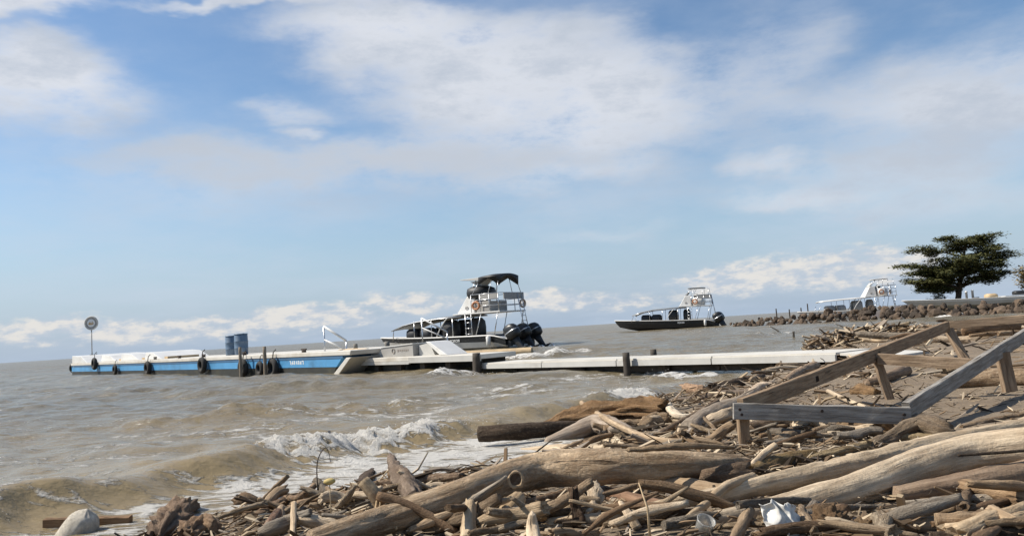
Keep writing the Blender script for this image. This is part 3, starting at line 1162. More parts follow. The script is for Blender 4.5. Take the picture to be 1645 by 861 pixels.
# ------------------------------------------------------------------ walkway to the beach
q0 = at_height(774, 583, .27)
q1 = at_height(1345, 566, .40)
WA = Vector((q0.x, q0.y, 0))
WB = Vector((q1.x, q1.y, 0))
walk = thing('beach_walkway', 'low pale walkway running from the platform to the beach', 'walkway', (0, 0, 0))
tdir = (WB - WA).normalized()
nrm = Vector((-tdir.y, tdir.x, 0))
if nrm.y < 0:
    nrm = -nrm
NSEC = 4
for i in range(NSEC):
    a0, a1 = i / NSEC, (i + 1) / NSEC - .003
    za, zb = .27 + .13 * a0, .27 + .13 * a1
    A, B = WA.lerp(WB, a0), WA.lerp(WB, a1)
    P = []
    for dz in (-.04, .0):
        for (Q, z, s) in ((A, za, 0), (B, zb, 0), (B, zb, 1.25), (A, za, 1.25)):
            v = Q + nrm * s
            P.append((v.x, v.y, z + dz))
    MB().quadbox(P).build('deck_panel', 'white_deck', walk)
    P = []
    for dz in (-.17, -.043):
        for (Q, z, s) in ((A, za, -.03), (B, zb, -.03), (B, zb, .03), (A, za, .03)):
            v = Q + nrm * s
            P.append((v.x, v.y, z + dz))
    MB().quadbox(P).build('fascia_board', 'fascia', walk)
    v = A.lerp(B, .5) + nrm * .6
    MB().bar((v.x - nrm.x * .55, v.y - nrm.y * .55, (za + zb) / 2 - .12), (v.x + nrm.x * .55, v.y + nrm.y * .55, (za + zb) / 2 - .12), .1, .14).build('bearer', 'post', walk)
    for s in (.15, 1.1):
        v = A.lerp(B, .5) + nrm * s
        MB().box(v.x - .06, v.x + .06, v.y - .06, v.y + .06, min(-.4, gz(v.x, v.y) - .2) if i < 3 else gz(v.x, v.y) - .25, (za + zb) / 2 - .2).build('pile', 'post', walk)
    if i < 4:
        MB().bar((A.x + nrm.x * .3, A.y + nrm.y * .3, za - .2), (B.x + nrm.x * .3, B.y + nrm.y * .3, zb - .2), .12, .26).build('shade_strip', 'post', walk)  # added dark strip standing in for the shade gap under the deck
# far (beach) end board tilted down on to the sand
e0 = WB + tdir * .02
e1 = WB + tdir * 1.1
P = []
for dz in (-.045, .0):
    for (Q, z, s) in ((e0, .385, .05), (e1, gz(e1.x, e1.y) + .06, .05), (e1, gz(e1.x, e1.y) + .06, 1.2), (e0, .385, 1.2)):
        v = Q + nrm * s
        P.append((v.x, v.y, z + dz))
MB().quadbox(P).build('landing_board', 'white_deck', walk)


def wpost(px, ytop, ybot, dy, r, lab):
    p = min(((abs(to_px(WA.lerp(WB, k / 400) + nrm * dy + Vector((0, 0, .4)))[0] - px), k / 400) for k in range(401)))[1]
    b_ = WA.lerp(WB, p) + nrm * dy
    top = at_depth(px, ytop, b_.y).z
    o = pole('pier_post', lab, (b_.x, b_.y, -.6), top + .6, r, 'post')
    return o


wpost(763, 567, 597, -.18, .13, 'dark square topped post where the platform meets the walkway')
wpost(1006, 566, 595, -.18, .09, 'dark post standing at the middle of the walkway')
wpost(1050, 561, 572, 1.45, .08, 'short dark post on the far side of the walkway')

# ------------------------------------------------------------------ boats
def superring(cx, cy, cz, rx, ry, n=16, e=2.6, tilt=None):
    pts = []
    for j in range(n):
        a = 2 * math.pi * j / n
        c, s = math.cos(a), math.sin(a)
        pts.append((cx + rx * math.copysign(abs(c) ** (2 / e), c), cy + ry * math.copysign(abs(s) ** (2 / e), s), cz))
    return pts


def outboard(parent, y, tilt, z0=.75, x0=-.15, sc=1.0):
    """tilted outboard: local frame has the cowling on top, propeller at the bottom rear"""
    Mx = Matrix.Translation((x0, y, z0)) @ Matrix.Rotation(tilt, 4, 'Y') @ Matrix.Scale(sc, 4)

    def tr(b):
        b.v = [tuple(Mx @ Vector(v)) for v in b.v]
        return b
    cow = MB().loft([superring(-.28, 0, .02, .24, .17), superring(-.30, 0, .10, .36, .23), superring(-.31, 0, .35, .40, .25),
                     superring(-.30, 0, .60, .38, .245), superring(-.28, 0, .74, .31, .21), superring(-.26, 0, .81, .17, .12)])
    o = tr(cow).build('outboard_motor', 'black_gloss', parent, True)
    st = MB().loft([superring(-.30, 0, .36, .405, .256), superring(-.30, 0, .42, .404, .257)])
    tr(st).build('cowling_band', 'steel', o, True)
    leg = MB().loft([superring(-.28, 0, .03, .20, .13), superring(-.30, 0, -.3, .15, .09), superring(-.32, 0, -.75, .13, .06), superring(-.34, 0, -.95, .20, .07)])
    leg.loft([superring(-.40, 0, -.66, .30, .15), superring(-.42, 0, -.69, .32, .16)])
    leg.lathe([(.02, .05), (.08, -.1), (.10, -.35), (.08, -.62)], (-.05, 0, -.95), 12, 'x')
    leg.prism([(-.16, -1.0), (-.42, -1.0), (-.40, -1.28), (-.30, -1.28)], -.012, .012, 'y')
    tr(leg).build('drive_leg', 'black', o, True)
    pr = MB().lathe([(.06, 0), (.07, -.12), (.03, -.2)], (-.68, 0, -.95), 10, 'x')
    for k in range(3):
        a = 2 * math.pi * k / 3
        pr.quadbox([(-.70, math.cos(a + s1) * r, -.95 + math.sin(a + s1) * r) for r, s1 in ((.05, -.2), (.19, -.45), (.19, .35), (.05, .2))] +
                   [(-.78, math.cos(a + s1) * r, -.95 + math.sin(a + s1) * r) for r, s1 in ((.05, -.2), (.19, -.45), (.19, .35), (.05, .2))])
    tr(pr).build('propeller', 'steel', o)
    MB().box(x0 - .02, x0 + .22, y - .12, y + .12, z0 - .35, z0 + .05).build('bracket', 'black', o)
    return o


def hull(parent, L, B, sheer0, sheer1, band_mat, low_mat, band_h=.42):
    S = 30
    rows = []
    for i in range(S + 1):
        u = i / S
        b = B / 2 * (1 - max(0, (u - .42) / .58) ** 2.3) * (.93 + .07 * min(1, u / .25))
        sz = sheer0 + (sheer1 - sheer0) * u ** 2 - (.30 * max(0, (.10 - u) / .10) ** 1.5)
        rows.append((u, b, sz))
    def row(k, side):
        out = []
        for u, b, sz in rows:
            b_ = max(b, .012)
            if k == 0:
                p = (u * L, side * b_, sz)
            elif k == 1:
                p = (u * L * .985, side * b_ * .97, sz - band_h * (1 - .25 * u))
            elif k == 2:
                p = (u * L * .95, side * b_ * (.86 - .25 * max(0, u - .5)), .12 + .55 * max(0, u - .55) ** 1.2 * 1.4)
            else:
                p = (u * L * .90, 0, -.35 + .75 * max(0, u - .6) ** 2 * 5)
            out.append(p)
        return out
    for k, nm, mt in ((0, 'hull_side', band_mat), (1, 'hull_lower', low_mat), (2, 'hull_bottom', low_mat)):
        m_ = MB()
        for s in (1, -1):
            m_.loft([row(k, s), row(k + 1, s)], False, False)
        # transom strip
        a, b = row(k, 1)[0], row(k + 1, 1)[0]
        i0 = len(m_.v)
        m_.v += [a, b, (b[0], -b[1], b[2]), (a[0], -a[1], a[2])]
        m_.f.append((i0, i0 + 1, i0 + 2, i0 + 3))
        m_.build(nm, mt, parent, False)
    m_ = MB()
    for s in (1, -1):
        m_.rod([(p[0], p[1], p[2] + .01) for p in row(0, s)], .055, 8)
    m_.build('gunwale', 'white', parent, True)
    d = MB()
    A, Bb = row(0, .97), row(0, -.97)
    d.loft([[(p[0], p[1], p[2] - .10) for p in A], [(p[0], p[1], p[2] - .10) for p in Bb]], False, False)
    d.build('deck', 'white', parent)
    return rows


def ladder(parent, x, y, z0, z1, w, lean=0.0, axis='y', n=5, name='ladder'):
    m_ = MB()
    for s in (-w / 2, w / 2):
        a = (x, y + s, z0) if axis == 'y' else (x + s, y, z0)
        b = (x + lean, y + s, z1) if axis == 'y' else (x + s + lean, y, z1)
        m_.rod([a, b], .028, 8)
    for k in range(n):
        f_ = (k + .5) / n
        z = z0 + (z1 - z0) * f_
        xx = x + lean * f_
        if axis == 'y':
            m_.rod([(xx, y - w / 2, z), (xx, y + w / 2, z)], .024, 6)
        else:
            m_.box(xx - w / 2, xx + w / 2, y - .07, y + .07, z - .02, z + .02)
    return m_.build(name, 'steel', parent, True)


def padded(parent, name, x0, x1, y0, y1, z0, z1, m='black', e=3.2):
    cx, cy, rx, ry = (x0 + x1) / 2, (y0 + y1) / 2, (x1 - x0) / 2, (y1 - y0) / 2
    h = z1 - z0
    b = MB().loft([superring(cx, cy, z0, rx * .96, ry * .96, 20, e), superring(cx, cy, z0 + h * .5, rx, ry, 20, e),
                   superring(cx, cy, z0 + h * .82, rx * .94, ry * .93, 20, e), superring(cx, cy, z1, rx * .6, ry * .6, 20, e)])
    return b.build(name, m, parent, True)


def passenger_boat(lab, loc, rz, scale, dark=True, bimini=True, canopy='canopy_grey', seats='black', tilt=R_(30), motors=3, low='white', msc=1.36):
    L, B = 12.6, 3.3
    t = thing('passenger_boat', lab, 'boat', loc, rz)
    t.scale = (scale,) * 3
    hull(t, L, B, .95, 1.28, 'black_gloss' if dark else 'white', low, .46)
    if dark:
        for i in range(5):
            x = 4.35 - i * .17
            l_ = MB()
            y = B / 2 * .993 + .012
            l_.box(x, x + .04, y - .015, y + .006, .62, .80).box(x, x + .12, y - .015, y + .0065, .765, .80)
            if i % 2:
                l_.box(x, x + .12, y - .015, y + .007, .62, .655)
            else:
                l_.box(x + .085, x + .12, y - .015, y + .0068, .62, .80)
            l_.build('hull_letter', 'lettering', t)
    # passenger canopy
    cw = 1.42
    prof_ = [(3.6, 2.60), (5.5, 2.56), (7.6, 2.44), (9.0, 2.22), (10.1, 1.86)] if dark else [(3.6, 2.66), (5.5, 2.64), (7.6, 2.58), (9.4, 2.5), (9.9, 2.42)]
    m_ = MB()
    rings = []
    for x, z in prof_:
        rings.append([(x, cw, z - .05), (x, cw * .55, z + .04), (x, 0, z + .07), (x, -cw * .55, z + .04), (x, -cw, z - .05),
                      (x, -cw, z - .11), (x, 0, z - .0), (x, cw, z - .11)])
    m_.loft(rings).build('canopy', canopy, t, True)
    m_ = MB()
    for s in (1, -1):
        m_.rod([(x, s * cw, z - .10) for x, z in prof_], .035, 8)
    m_.build('canopy_rail', 'steel' if canopy != 'white' else 'white', t, True)
    for x, z in ((9.9, 1.88), (7.9, 2.36), (6.3, 2.46), (4.4, 2.5)):
        for s in (1, -1):
            MB().rod([(x + (.35 if x > 9 else 0), s * cw * (.8 if x > 9 else 1), 1.0), (x, s * cw * .98, z)], .03, 8).build('canopy_post', 'steel', t, True)
    for s in (1, -1):
        MB().rod([(5.9, s * cw, 1.0), (5.5, s * cw, 1.7), (5.0, s * cw, 2.3), (4.75, s * cw, 2.5)], .04, 8).build('hoop', 'white', t, True)
    # seats under the canopy
    for x in (8.5, 7.2, 5.1):
        for y in (-.72, .72):
            padded(t, 'seat_block', x - .55, x + .55, y - .52, y + .52, .9, 1.85 if x > 6 else 2.3, seats)
    padded(t, 'helm_console', 3.0, 3.9, -.7, .7, .9, 2.35, seats if dark else 'grey')
    # flybridge floor and tower
    MB().box(.35, 4.3, -1.45, 1.45, 2.61, 2.70).build('flybridge_floor', 'white', t, bevel=.02)
    tw = MB().quadbox([(2.75, -1.05, 2.705), (4.25, -1.05, 2.705), (4.25, 1.05, 2.705), (2.75, 1.05, 2.705),
                       (2.82, -.85, 4.0), (3.45, -.85, 4.0), (3.45, .85, 4.0), (2.82, .85, 4.0)]).build('tower', 'white', t, bevel=.05)
    MB().box(2.70, 2.742, -.8, .8, 2.80, 3.45).build('aft_shade_panel', 'grey', tw)  # shade on the tower's aft face, put in as a grey panel
    MB().box(2.735, 2.79, -.75, .75, 3.5, 3.9).build('aft_window', 'glass', tw)
    MB().torus((3.4, 1.02, 3.1), .11, .02, 'y', 20, 6).build('tower_emblem', 'logo_grey', tw)
    if bimini:
        padded(t, 'covered_helm', 2.0, 3.8, -1.0, 1.0, 3.8, 4.7, 'black', 2.4)
    else:
        padded(t, 'aft_house', 1.2, 2.69, -1.15, 1.15, 2.705, 3.75, 'white', 4)
        padded(t, 'helm_seat', 1.9, 2.5, -.35, .35, 3.2, 4.15, 'black', 2.4)
        MB().prism([(3.3, 4.0), (3.5, 4.0), (3.1, 4.45), (3.0, 4.45)], -.7, .7, 'y').build('windscreen', 'fascia', t)
    # rails round the flybridge
    m_ = MB()
    for s in (1, -1):
        for z in (3.15, 3.6, 4.02):
            m_.rod([(2.7, s * 1.4, z), (.45, s * 1.4, z), ], .026, 8)
        for x in (.45, 1.2, 1.95, 2.7):
            m_.rod([(x, s * 1.4, 2.7), (x, s * 1.4, 4.02)], .028, 8)
    for z in (3.15, 4.02):
        m_.rod([(.45, -1.4, z), (.45, 1.4, z)], .026, 8)
    m_.build('rail', 'steel', t, True)
    if dark:
        MB().box(.42, .48, -1.36, .8, 3.55, 4.02).build('rail_panel', 'grey', t)
        MB().box(.5, 2.0, 1.37, 1.41, 3.55, 4.0).build('rail_panel', 'grey', t)
        MB().box(1.5, 2.62, -.95, .95, 2.705, 3.5).build('helm_bench', 'grey', t, bevel=.04)
    lr = MB().torus((2.25, 1.47, 3.2), .27, .075, 'y', 24, 10).build('life_ring', 'orange', t, True)
    lr2 = MB().torus((.40, -1.2, 3.2), .28, .07, 'x', 24, 10).build('life_ring', 'ring', t, True)
    # legs of the flybridge and ladders
    for s in (1, -1):
        MB().rod([(.9, s * 1.45, .95), (.55, s * 1.40, 2.62)], .035, 8).build('flybridge_leg', 'steel', t, True)
        MB().rod([(2.4, s * 1.5, .95), (1.9, s * 1.40, 2.62)], .03, 8).build('flybridge_leg', 'steel', t, True)
    ladder(t, 2.95, 1.48, .95, 2.62, .5, 0, 'x', 4)
    ladder(t, -.05, -.9, .95, 4.0, .45, .5, 'y', 8, 'stern_ladder')
    # tops
    if bimini:
        MB().prism([(2.35, 5.06), (3.9, 5.22), (3.95, 5.28), (2.3, 5.30)], -.9, .9, 'y').build('hard_top', 'fascia', t, bevel=.02)
        MB().quadbox([(2.55, -.25, 4.7), (2.95, -.25, 4.7), (2.95, .25, 4.7), (2.55, .25, 4.7), (2.4, -.6, 5.06), (3.3, -.6, 5.06), (3.3, .6, 5.06), (2.4, .6, 5.06)]).build('top_underbox', 'white', t)
        rings = []
        for k in range(9):
            a = k / 8
            y = -1.05 + 2.1 * a
            z = 5.50 - .16 * (2 * a - 1) ** 2
            dz = .30 + .48 * abs(2 * a - 1) ** 2.5
            rings.append([(.55, y, z - dz), (.5, y, z - .05), (1.4, y, z), (2.25, y, z - .06), (2.3, y, z - dz * .8), (1.4, y, z - .06 - dz * .15)])
        MB().loft(rings).build('bimini', 'black', t, True)
    else:
        MB().loft([superring(2.1, 0, 4.82, 1.05, .95, 20, 4), superring(2.1, 0, 4.90, 1.08, .98, 20, 4), superring(2.1, 0, 4.94, .9, .8, 20, 4)]).build('hard_top', 'canopy_grey' if dark else 'white', t)
    top = 5.1 if bimini else 4.85
    m_ = MB()
    for s in (1, -1):
        m_.rod([(.6, s * 1.35, 4.0), (.65, s * .95, top)], .024, 6)
        m_.rod([(1.3, s * 1.35, 4.0), (1.2, s * .95, top)], .024, 6)
        m_.rod([(3.4, s * .8, 4.0), (2.7, s * .75, top)], .026, 6)
        m_.rod([(2.7, s * 1.3, 4.0), (2.2, s * .9, top)], .024, 6)
    m_.build('top_stanchions', 'steel', t, True)
    for k in range(motors):
        outboard(t, (k - (motors - 1) / 2) * 1.22, tilt, .45, -.25, msc)
    # side fender
    MB().lathe([(.05, -.38), (.15, -.3), (.16, .3), (.05, .38)], (1.15, B / 2 + .13, .58), 14).build('side_fender', 'white', t, True)
    return t


def boat_at(px_stern, dep, ang):
    p = at_depth(px_stern, 540, dep)
    return (p.x, p.y, 0), math.pi - ang      # bow points left and away


loc, rz = boat_at(834, 57, R_(37))
o = passenger_boat('black hulled passenger boat with black bimini moored behind the dock', loc, rz, 1.0)
o.scale = (1.1, 1.06, .96)
loc, rz = boat_at(1152, 98, R_(18))
o = passenger_boat('black hulled passenger boat anchored alone between the dock and the rocks', loc, rz, .98, True, False, low='black', msc=1.5)  # lower hull coloured black to stand in for the shade on it
o.rotation_euler = (0, R_(-1.2), rz)
loc, rz = boat_at(1447, 93, R_(8))
passenger_boat('white passenger boat with long white canopy behind the rock groyne', loc, rz, .88, False, False, 'white', 'grey', R_(20), 2, msc=1.0)

# grey-white hull drawn up behind the rocks at the right edge
hb = at_depth(1466, 490, 71)
t = thing('beached_boat', 'long grey and white open boat drawn up under the tree', 'boat', (hb.x + 13.2, hb.y + 1.0, .72), math.pi + R_(-4))
t.scale = (1, 1, .72)
hull(t, 13.2, 2.8, .70, 1.15, 'white', 'fascia', .30)
MB().prism([(1.0, .70), (5.2, .70), (4.6, .95), (1.3, 1.0)], -.9, .9, 'y').build('cover', 'white', t)
padded(t, 'bundle', 2.6, 3.6, -.4, .4, 1.0, 1.5, 'black')
padded(t, 'crate_cover', 5.0, 6.0, -.5, .5, .68, 1.35, 'tan')
outboard(t, 0, R_(10), .9, -.1, 1.0)

# ------------------------------------------------------------------ rock groyne
def rock_mesh(i):
    bm = bmesh.new()
    bmesh.ops.create_icosphere(bm, subdivisions=2, radius=1.0)
    off = Vector((i * 11.3, i * 5.7, i * 2.1))
    for v in bm.verts:
        n = v.co.normalized()
        q = 1 + .38 * noise.noise(n * 1.1 + off) + .18 * noise.noise(n * 2.6 + off)
        # flatten facets
        for k in range(5):
            d_ = Vector((noise.noise(off + Vector((k, 0, 0))), noise.noise(off + Vector((0, k, 1))), noise.noise(off + Vector((2, 0, k))))).normalized()
            c = n.dot(d_) * q
            if c > .5:
                q *= .5 / c
        v.co = n * q
    me = bpy.data.meshes.new('rock')
    bm.to_mesh(me)
    bm.free()
    me.materials.append(MT['rock'])
    return me


ROCKS = [rock_mesh(i) for i in range(8)]
groyne = thing('rock_groyne', 'low groyne of rough brown rocks running out from the tree', 'groyne')
gl = [at_height(1183, 525, 0), at_height(1300, 520, 0), at_height(1420, 514, 0), at_height(1540, 508, 0), at_height(1700, 500, 0)]
gh = [.45, .95, 1.1, .95, .9]
rnd = random.Random(11)
pts_ = catmull([(*p, h) for p, h in zip(gl, gh)], 76)
for k, q in enumerate(pts_):
    for layer in range(4):
        if rnd.random() < .10:
            continue
        h = q[3]
        f_ = layer / 3
        s = rnd.uniform(.2, .5) * (1.35 if rnd.random() < .12 else 1) * (1.0 - .15 * f_) * (.7 + .3 * min(1, k / 12))
        r = bpy.data.objects.new('rock', ROCKS[rnd.randrange(8)])
        COL.objects.link(r)
        r.parent = groyne
        r.location = (q[0] + rnd.uniform(-.25, .25), q[1] + .25 + 1.7 * f_ + rnd.uniform(-.2, .2), -.12 + h * f_ * rnd.uniform(.75, 1.1))
        r.scale = (s * rnd.uniform(.8, 1.2), s, s * rnd.uniform(.7, 1.1))
        r.rotation_euler = (rnd.uniform(0, 6), rnd.uniform(0, 6), rnd.uniform(0, 6))


# ------------------------------------------------------------------ tree with tiered crown
def leaf_material(name, c0, c1):
    m, nt, N, L, b = nodes_of(name)
    at = N.new('ShaderNodeAttribute')
    at.attribute_name = 'shade'
    c = add_mix(N, L, at.outputs['Fac'], c0, c1)
    L.new(c, b.inputs['Base Color'])
    b.inputs['Roughness'].default_value = .55
    b.inputs['Specular IOR Level'].default_value = .3
    return m


MT['leaf'] = leaf_material('almond_leaf', (.045, .052, .018), (.15, .145, .052))
MT['leaf_dry'] = leaf_material('dry_leaf', (.12, .085, .035), (.26, .20, .09))


def leaves(name, pads, per, size, mat_, parent, seed):
    """leaf-sized bent quads through flat pads (cx, cy, cz, rx, ry, rz)"""
    rg = np.random.RandomState(seed)
    V, F, S = [], [], []
    for (cx, cy, cz, rx, ry, rz_, n) in pads:
        for k in range(int(per * n)):
            while True:
                d_ = rg.uniform(-1, 1, 3)
                l2 = (d_ ** 2).sum()
                if .15 < l2 < 1:
                    break
            p = np.array([cx, cy, cz]) + d_ * np.array([rx, ry, rz_]) * (1 + .25 * rg.randn())
            a = rg.uniform(0, 6.28)
            t = np.array([math.cos(a), math.sin(a), rg.uniform(-.5, .35)])
            t /= np.linalg.norm(t)
            u = np.cross(t, [rg.uniform(-.4, .4), rg.uniform(-.4, .4), 1])
            u /= np.linalg.norm(u)
            s = size * rg.uniform(.6, 1.3)
            nn = np.cross(u, t)
            i = len(V)
            V += [p - t * s, p + u * s * .5 - nn * s * .15, p + t * s, p - u * s * .5 - nn * s * .15]
            F.append((i, i + 1, i + 2, i + 3))
            S += [rg.rand()] * 4
    me = bpy.data.meshes.new(name)
    me.from_pydata([tuple(v) for v in V], [], F)
    a = me.attributes.new('shade', 'FLOAT', 'POINT')
    a.data.foreach_set('value', S)
    return link(name, me, mat_, parent)


TD = 80.0
tb = at_depth(1538, 484, TD)
tz = gz(tb.x, tb.y)
tree = thing('almond_tree', 'dark spreading tree with tiered crown on the spit beyond the rocks', 'tree', (tb.x, tb.y, tz))
ORG = Vector((tb.x, tb.y, tz))


def tp(px, py, dy=0.0):
    return at_depth(px, py, TD + dy) - ORG


trunk_pts = [Vector((0, 0, -.3)), tp(1541, 465), tp(1545, 440), tp(1548, 415), tp(1550, 392)]
link('trunk', trunk_mesh('trunk', trunk_pts, [.30, .24, .2, .15, .08], 10, 16, .15, .1, 3), 'bark', tree, True).color = (.10, .075, .05, 1)
tips = [(1455, 428, .8), (1480, 400, -1.2), (1470, 452, -1.5), (1500, 446, 1.5), (1510, 420, -1.8), (1560, 385, 0), (1590, 380, -.6), (1620, 408, .5), (1600, 425, -1.5),
        (1610, 440, 1), (1580, 440, -2), (1530, 398, 1.6), (1560, 412, -2.0), (1545, 430, 2.0), (1505, 452, -.5), (1520, 436, -2.4), (1490, 432, -1.0), (1575, 425, -2.4), (1540, 420, -2.6), (1590, 400, -1.2), (1525, 385, -.8), (1500, 450, -2.2), (1595, 443, -1.0), (1478, 456, -1.2), (1492, 466, -.6), (1515, 462, 1.2), (1470, 440, -.4)]
pads = []
for i, (px, py, dy) in enumerate(tips):
    e_ = tp(px, py, dy)
    h = min(max(e_.z - 1.0, 1.2), 5.2)
    s0 = Vector((0, 0, h))
    for q_, w_ in zip(trunk_pts[:-1], trunk_pts[1:]):
        if q_.z <= h <= w_.z:
            s0 = q_.lerp(w_, (h - q_.z) / (w_.z - q_.z))
    mid = s0.lerp(e_, .5) + Vector((0, 0, .1))
    link('limb', trunk_mesh('limb', [s0, mid, e_], [.10, .07, .02], 7, 10, .1, .1, i), 'bark', tree, True).color = (.10, .075, .05, 1)
    for q_, ff in ((e_, 1.0), (s0.lerp(e_, .62), .9)):
        for z_ in range(3):
            j = Vector((rnd.uniform(-.7, .7), rnd.uniform(-.7, .7), rnd.uniform(-.18, .25)))
            pads.append((*(q_ + j), rnd.uniform(.6, 1.25), rnd.uniform(.6, 1.2), rnd.uniform(.18, .40), ff))
for i in range(30):
    a_, r_ = rnd.uniform(0, 6.28), rnd.random() ** .5
    q_ = tp(1540 + 72 * r_ * math.cos(a_), 417 + 33 * r_ * math.sin(a_) - 10 * math.cos(a_) * r_, rnd.uniform(-2.6, 2.6) * (1 - .5 * r_))
    pads.append((*q_, rnd.uniform(.6, 1.1), rnd.uniform(.6, 1.0), rnd.uniform(.25, .5), 1.0))
leaves('crown', pads, 190, .16, 'leaf', tree, 5)

# shrub under the tree and the edge of a second, dry one
sb = at_depth(1505, 478, 78.5)
sh = thing('shrub', 'dark leafy shrub at the foot of the tiered tree', 'shrub', (sb.x, sb.y, gz(sb.x, sb.y)))
link('stem', trunk_mesh('stem', [(0, 0, -.2), (.1, 0, .6), (.2, .1, 1.3)], [.09, .06, .02], 7, 8, .1, .1, 2), 'bark', sh, True).color = (.1, .07, .05, 1)
leaves('foliage', [(-.5, 0, .5, .7, .6, .6, 1), (.4, .1, .9, .7, .6, .6, 1), (0, -.2, 1.4, .5, .5, .5, .8), (-.2, .1, 1.9, .35, .35, .5, .6)], 260, .13, 'leaf', sh, 9)
sb = at_depth(1655, 478, 74)
sh = thing('dry_palm', 'dry brown fronds of a palm at the right edge of the picture', 'palm', (sb.x, sb.y, gz(sb.x, sb.y)))
link('trunk', trunk_mesh('palm_trunk', [(0, 0, -.3), (.1, 0, 1.5), (0, 0, 3.2)], [.2, .16, .14], 10, 12, .1, .15, 8), 'bark', sh, True).color = (.16, .12, .08, 1)
leaves('fronds', [(0, 0, 3.4, 1.1, .9, .5, 1), (-.3, 0, 2.7, .8, .7, .8, 1.2), (.1, 0, 2.0, .6, .6, .7, .8)], 260, .2, 'leaf_dry', sh, 10)

# posts and a small shelter under the tree
for px, lab in ((1553, 'left of two white posts under the tiered tree'), (1563, 'right of two white posts under the tiered tree')):
    c = at_depth(px, 478, 76)
    o = MB().lathe([(.11, -.2), (.10, 1.75), (.13, 1.76), (.13, 1.82), (.05, 1.9)], n=12).build('white_post', 'white', None, True)
    o.location = (c.x, c.y, gz(c.x, c.y))
    tag(o, lab, 'post')
c = at_depth(1569, 478, 75.5)
t = padded(None, 'covered_bundle', -.28, .28, -.3, .3, 0, 1.35, 'black')
t.location = (c.x, c.y, gz(c.x, c.y) - .02)
tag(t, 'tall dark covered bundle in front of the white shelter posts', 'bundle')
for px, h, lab in ((1247, 1.9, 'leftmost thin stake standing in the far water near the groyne'), (1268, 1.7, 'second thin stake from the left in the far water'),
                   (1287, 1.8, 'third thin stake from the left in the far water'), (1298, 2.3, 'tallest thin stake in the far water, nearest the white boat')):
    c = at_depth(px, 500, 112)
    pole('water_stake', lab, (c.x, c.y, -.5), h + .4, .09, 'post')
c = at_height(1275, 544, 0)
pole('water_stake', 'dark stake sticking out of the water before the groyne', (c.x, c.y, -.3), .62, .05, 'post', (.02, 0))

# ------------------------------------------------------------------ broken timber frame on the sand
FL = on_ground(1188, 722)                       # foot of the front-left leg
DF = FL.y
A0 = at_depth(1178, 660, DF)
A1 = at_depth(1462, 668, DF * .985)
RL0, RL1 = at_depth(1190, 655, DF + .06), at_depth(1522, 524, DF * 1.78)
RR0, RR1 = at_depth(1456, 660, DF * .985 + .06), at_depth(1692, 509, DF * 1.66)
frame = thing('timber_frame', 'weathered grey timber frame on short legs tilted across the sand', 'timber frame', (FL.x, FL.y, FL.z))
FO = Vector(frame.location)
BCOL = {'grey': (.31, .30, .28, 1), 'brown': (.32, .235, .155, 1), 'tan': (.31, .235, .165, 1), 'dark': (.13, .095, .065, 1)}


def fbeam(name, a, b, w, h, col, up=(0, 0, 1), seed=0, n=8, parent=None, wear=.007):
    o = link(name, beam_mesh(name, Vector(a) - FO, Vector(b) - FO, w, h, up, wear, seed, n), 'board', parent or frame)
    o.color = BCOL[col]
    return o


def on_rail(a, b, px):
    k = min(((abs(to_px(a.lerp(b, i / 300))[0] - px), i / 300) for i in range(301)))[1]
    return a.lerp(b, k)


def down(p, extra=.12):
    return Vector((p.x, p.y, gz(p.x, p.y) - extra))


front = fbeam('front_board', A0, A1, .045, .115, 'grey', seed=1)
rl = fbeam('rail', RL0, RL1, .05, .125, 'brown', seed=2, n=14)
rr_ = fbeam('rail', RR0, RR1, .05, .12, 'grey', seed=3, n=14)
yb = RL1 + (RR1 - RL1).normalized() * .0
fbeam('back_board', RL1 + Vector((.03, .06, .01)), RR1 + Vector((.6, .06, .01)), .045, .10, 'tan', seed=4)
cb0 = on_rail(RL0, RL1, 1400) + Vector((.06, 0, -.03))
cb1 = on_rail(RR0, RR1, 1592) + Vector((-.05, 0, -.07))
fbeam('cross_board', cb0, cb1, .045, .105, 'tan', seed=5)
leg_a = A0 + Vector((.075, .055, -.02))
fbeam('leg', leg_a + Vector((0, 0, .02)), down(leg_a), .075, .06, 'brown', (0, 1, 0), 6, 5)
leg_b = A1 + Vector((-.04, .055, -.02))
fbeam('leg', leg_b + Vector((0, 0, .02)), down(leg_b), .07, .06, 'dark', (0, 1, 0), 7, 5)
leg_c = on_rail(RL0, RL1, 1400) + Vector((.065, .05, -.02))
fbeam('leg', leg_c, down(leg_c + Vector((.06, 0, 0))) + Vector((.06, 0, 0)), .08, .05, 'tan', (0, 1, 0), 8, 5)
leg_d = on_rail(RR0, RR1, 1604) + Vector((.06, .05, -.01))
fbeam('leg', leg_d, down(leg_d + Vector((.05, 0, 0))), .12, .06, 'tan', (0, 1, 0), 9, 5)
leg_e = RL1 + Vector((.02, .02, -.04))
ft = at_depth(1562, 574, RL1.y - .3)
ft.z = gz(ft.x, ft.y) - .04
fbeam('brace', leg_e, ft, .10, .06, 'tan', (0, 1, 0), 10, 5)
for rail_, px in (((RL0, RL1), 1308), ((RL0, RL1), 1408), ((RR0, RR1), 1525), ((RR0, RR1), 1592)):
    p = on_rail(*rail_, px)
    d_ = (rail_[1] - rail_[0]).normalized()
    sd_ = d_.cross(Vector((0, 0, 1))).normalized()
    s = -1 if rail_[0] is RR0 else 1
    q = p + sd_ * s * .012
    link('notch', beam_mesh('notch', q - d_ * .03 - FO, q + d_ * .03 - FO, .032, .05, (0, 0, 1), .006, px), 'rotten', frame).color = (.03, .02, .014, 1)
